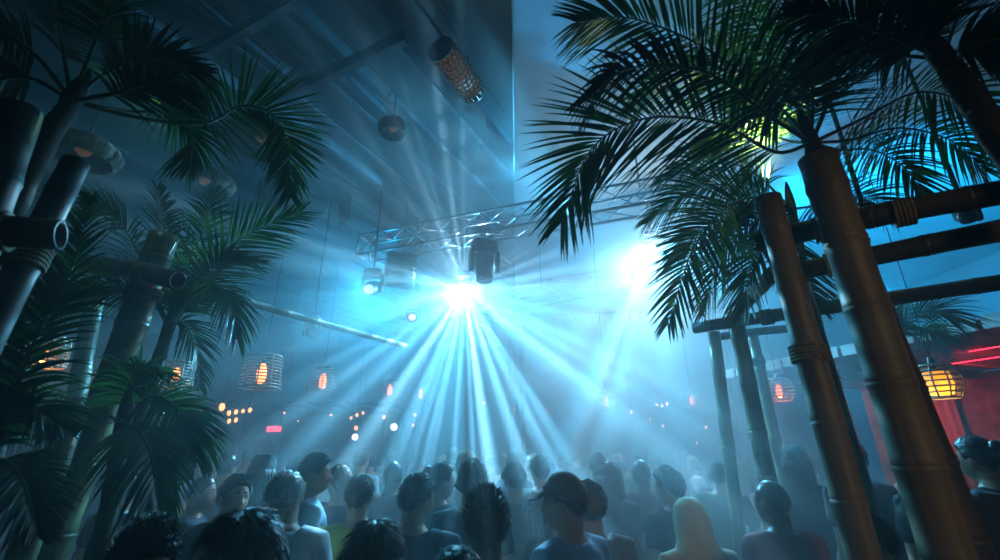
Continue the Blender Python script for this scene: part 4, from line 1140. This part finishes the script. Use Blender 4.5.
# the nearest people, one by one: (px, py of the crown, Y) and facing (0 = away from the camera)
K = CL
P_ = []
def hero(px, py, Y, yaw, label, **k):
    o = make_person('person', seed=len(P_) * 3 + 1, vox=.0075 if len(P_) in (7, 8, 10, 11, 12) else .0115, **k); place(o, px, py, Y, R(yaw), label); P_.append(o); return o
hero(487, 490, 2.02, 6, 'man seen from behind with thick black cropped hair and bare nape, before the dark-hooded figure', hair='spiky', top=K['stripe'], skin=SKIN2, poses=('down', 'hold'))
hero(455, 548, 1.22, -8, 'crown of dark brown hair peeking over the bottom edge, person nearest the camera', hair='short', hairm=HBROWN, top=K['black'])
hero(372, 522, 1.62, -20, 'long-haired woman from behind with glossy dark hair, in front of the yellow shirt', hair='long', top=K['black'], fem=True)
hero(362, 474, 3.15, 22, 'man in a yellow shirt, cropped dark hair lit along one side', hair='short', hairm=HBROWN, top=K['yellow'], poses=('bent', 'down'), turn=-.5)
hero(417, 472, 2.72, -14, 'broad-backed man in a plain dark T-shirt with short hair', hair='short', top=K['navy'], broad=1.14, turn=-.5)
hero(567, 472, 2.42, 48, 'man in a pale blue T-shirt wearing a cap, head turned in profile', hair='short', hairm=HBROWN, top=K['blue'], cap=K['grey'], turn=.45, poses=('down', 'bent'), broad=1.05)
hero(590, 483, 2.92, 12, 'curly-haired person just beyond the capped man, hair edge glowing', hair='curly', hairm=HBROWN, top=K['grey'], turn=-.2)
hero(540, 492, 3.4, 74, 'dark-haired woman in profile facing the man with the capped head', hair='long', top=K['black'], fem=True, turn=.2, poses=('hold', 'down'))
hero(292, 470, 2.72, 176, 'pale-haired person in a white T-shirt bowing over a plastic cup', hair='swept', hairm=HGREY, top=K['white'], skin=SKIN, nod=-.8, turn=.25, poses=('hold', 'down'))
hero(314, 452, 3.45, -62, 'tall man in a light blue shirt looking sideways, beyond the pale-haired person', hair='short', top=K['blue'], skin=SKIN2, turn=-.2)
hero(240, 473, 3.1, 190, 'dark-haired man in black facing the camera, face half lit, raising a cup', hair='short', skin=SKIN, top=K['black'], turn=.75, poses=('down', 'sip'))
hero(258, 510, 1.42, 135, 'woman with long dark hair over her cheek, face at the bottom edge', hair='long', hairm=HBLACK, skin=SKIN, top=K['black'], fem=True, turn=.15, nod=-.15)
hero(152, 520, 1.60, 205, 'man with gelled spiky black hair looking down, under the drooping fronds', hair='spiky', skin=SKIN2, top=K['black'], turn=.55, nod=-.28)
hero(202, 474, 3.7, -70, 'short-haired man in profile beside the low fronds', hair='crop', hairm=HBLACK, skin=SKIN, top=K['navy'], turn=-.2)
hd = hero(690, 500, 3.0, 12, 'person with a cream hood up, seen from behind in the fog', hair='short', hairm=HBLOND, top=K['cream'], broad=1.12, sleeve='long')
hb_ = MB(); hb_.ell([(0, .02, 1.752, .02, .02), (0, .02, 1.742, .055, .06), (0, .02, 1.70, .090, .105), (0, .015, 1.63, .108, .128), (0, .005, 1.56, .112, .130), (0, -.01, 1.50, .118, .122), (0, -.02, 1.455, .150, .118), (0, -.02, 1.41, .195, .115)], 28); hb_.build('hood', K['cream'], hd)
hero(472, 462, 3.3, -10, 'dark-hooded figure with black hair before the fog', hair='curly', hairm=HBLACK, top=K['black'])
hero(844, 430, 3.55, 15, 'black-haired man between the two thick posts, red light on his neck', hair='short', skin=SKIN2, top=K['black'], broad=1.1)
hero(870, 510, 2.35, 60, 'person in a pale denim top lifting a hand, beside the thickest post', hair='short', top=K['blue'], skin=SKIN2, poses=('hold', 'sip'))
hero(932, 436, 2.95, -12, 'stout man in black with a shaved-sides haircut, below the yellow lantern', hair='crop', skin=SKIN2, top=K['black'], broad=1.15)
hero(975, 436, 3.3, 20, 'dark-haired woman in black at the red-lit bar', hair='bun', skin=SKIN2, top=K['black'], fem=True)
hero(912, 428, 3.9, 5, 'man in dark clothes close under the hanging lantern', hair='short', skin=SKIN2, top=K['maroon'])

# people farther back: a few figures of different build, copied
def proto(**k): return make_person('person', hi=False, vox=.014, **k)
PROTO = [proto(hair='short', seed=50, top=K['grey']), proto(hair='long', seed=51, fem=True, top=K['black']), proto(hair='curly', seed=52, top=K['navy'], hairm=HBROWN, turn=.4),
         proto(hair='bun', seed=53, fem=True, top=K['teal'], turn=-.4), proto(hair='crop', seed=54, top=K['maroon'], skin=SKIN3, turn=.3), proto(hair='swept', seed=55, hairm=HBLOND, top=K['white'], turn=-.3),
         proto(hair='short', seed=56, cap=K['black'], top=K['olive'], skin=SKIN2)]
used = set()
def extra(i, px, py, Y, yaw, label, group=None):
    o = PROTO[i]
    if i in used: o = copy_tree(o)
    used.add(i)
    return place(o, px, py, Y, R(yaw), label, group, lim=(1.5, 1.92))
for i, px, py, Y, yaw, lb in (
    (1, 264, 455, 4.2, 10, 'long-haired woman in black between the half-lit man and the pale-haired person'),
    (0, 228, 452, 5.0, -20, 'man in grey farther behind the half-lit man'),
    (2, 341, 466, 4.2, 30, 'dark curly head in the gap before the yellow shirt'),
    (4, 393, 460, 4.5, -30, 'man with close-cropped hair behind the yellow shirt'),
    (3, 440, 462, 3.8, -40, 'woman with pinned-up hair beyond the broad-backed man'),
    (5, 466, 452, 4.6, 10, 'fair-haired person in white standing in the fog left of the dark-hooded figure'),
    (6, 515, 462, 4.0, 20, 'person in a black cap beyond the dark-hooded figure'),
    (0, 540, 455, 4.7, 15, 'man in grey straight under the moving head'),
    (1, 608, 462, 4.2, -20, 'long-haired woman beyond the curly-haired person'),
    (4, 640, 458, 4.6, 0, 'close-cropped man half lost in the fog close to the cream hood'),
    (2, 668, 468, 3.7, 25, 'curly-headed person just beyond the cream hood'),
    (6, 716, 462, 5.0, -15, 'person in a black cap between the cream hood and the thin posts'),
    (4, 770, 478, 2.9, 10, 'close-cropped man in a dark top among the thin fog-veiled posts'),
    (1, 792, 446, 4.2, -30, 'long-haired woman behind the second thickest post'),
    (2, 130, 474, 3.9, -10, 'curly-headed person hidden among the fronds'),
):
    extra(i, px, py, Y, yaw, lb)
rr = random.Random(41)
far = []
placed = [V((o.location.x, o.location.y)) for o in C.objects if o.get('category') == 'person'] + HUT_POSTS
for Y, y0, n in ((5.4, 456, 15), (6.6, 452, 16), (8.0, 450, 17), (9.6, 449, 17), (11.5, 449, 16)):
    for k in range(n):
        px = 190 + (k + rr.uniform(.1, .9)) * 630 / n
        far.append((px, y0 + rr.uniform(-6, 10), Y + rr.uniform(-.5, .5)))
seen = list(placed)
for px, py, Y in far:
    p = at(px, py, Y)
    if any((V((p.x, p.y)) - q)  .length < .66 for q in seen): continue
    if abs(p.x - at(734, 312, 3.6).x) < .3 and p.y < 5.2: continue
    seen.append(V((p.x, p.y)))
    g = 'left' if px < 380 else ('mid' if px < 590 else 'right')
    lb, gr = {'left': ('hazy dancer in the far crowd under the cage lanterns', 'far crowd under the lanterns'),
              'mid': ('hazy dancer in the far crowd under the brightest beam', 'far crowd under the brightest beam'),
              'right': ('hazy dancer in the far crowd beside the foggy posts', 'far crowd beside the foggy posts')}[g]
    extra(rr.randrange(7), px, py, Y, rr.uniform(-60, 60), lb, gr)

# ------------------------------------------------------------------ drinks in their hands
def cup(loc, label, m=GLASS, s=1.0):
    t = thing('plastic_cup', label, 'cup', loc)
    b = MB(); n = 20
    rows = [[V((r * s * math.cos(2 * PI * k / n), r * s * math.sin(2 * PI * k / n), z * s)) for k in range(n)] for r, z in ((.027, 0), (.0385, .115), (.040, .118), (.037, .116), (.0258, .004))]
    b.rings(rows); b.build('cup', GLASS, t)
    b = MB(); rows = [[V((r * s * math.cos(2 * PI * k / n), r * s * math.sin(2 * PI * k / n), z * s)) for k in range(n)] for r, z in ((.0252, .006), (.0325, .078))]
    b.rings(rows); b.build('drink', mat('pale_drink', (.55, .42, .18), .1, trans=.6), t)
    return t
def in_hand(o, s, pose, label):
    e, w_, hf, pn, ts, cu = arm_pose(pose, s)
    c = w_ + hf.normalized() * .085 + pn.normalized() * .036 + V((0, 0, -.055))
    bpy.context.view_layer.update()
    M = Matrix.LocRotScale(o.location, o.rotation_euler, o.scale)
    cup(M @ c, label)
in_hand(P_[8], 1, 'hold', 'clear plastic cup held by the pale-haired person')
in_hand(P_[10], -1, 'sip', 'clear plastic cup raised by the half-lit man')
in_hand(P_[7], 1, 'hold', 'clear plastic cup held by the woman in profile')
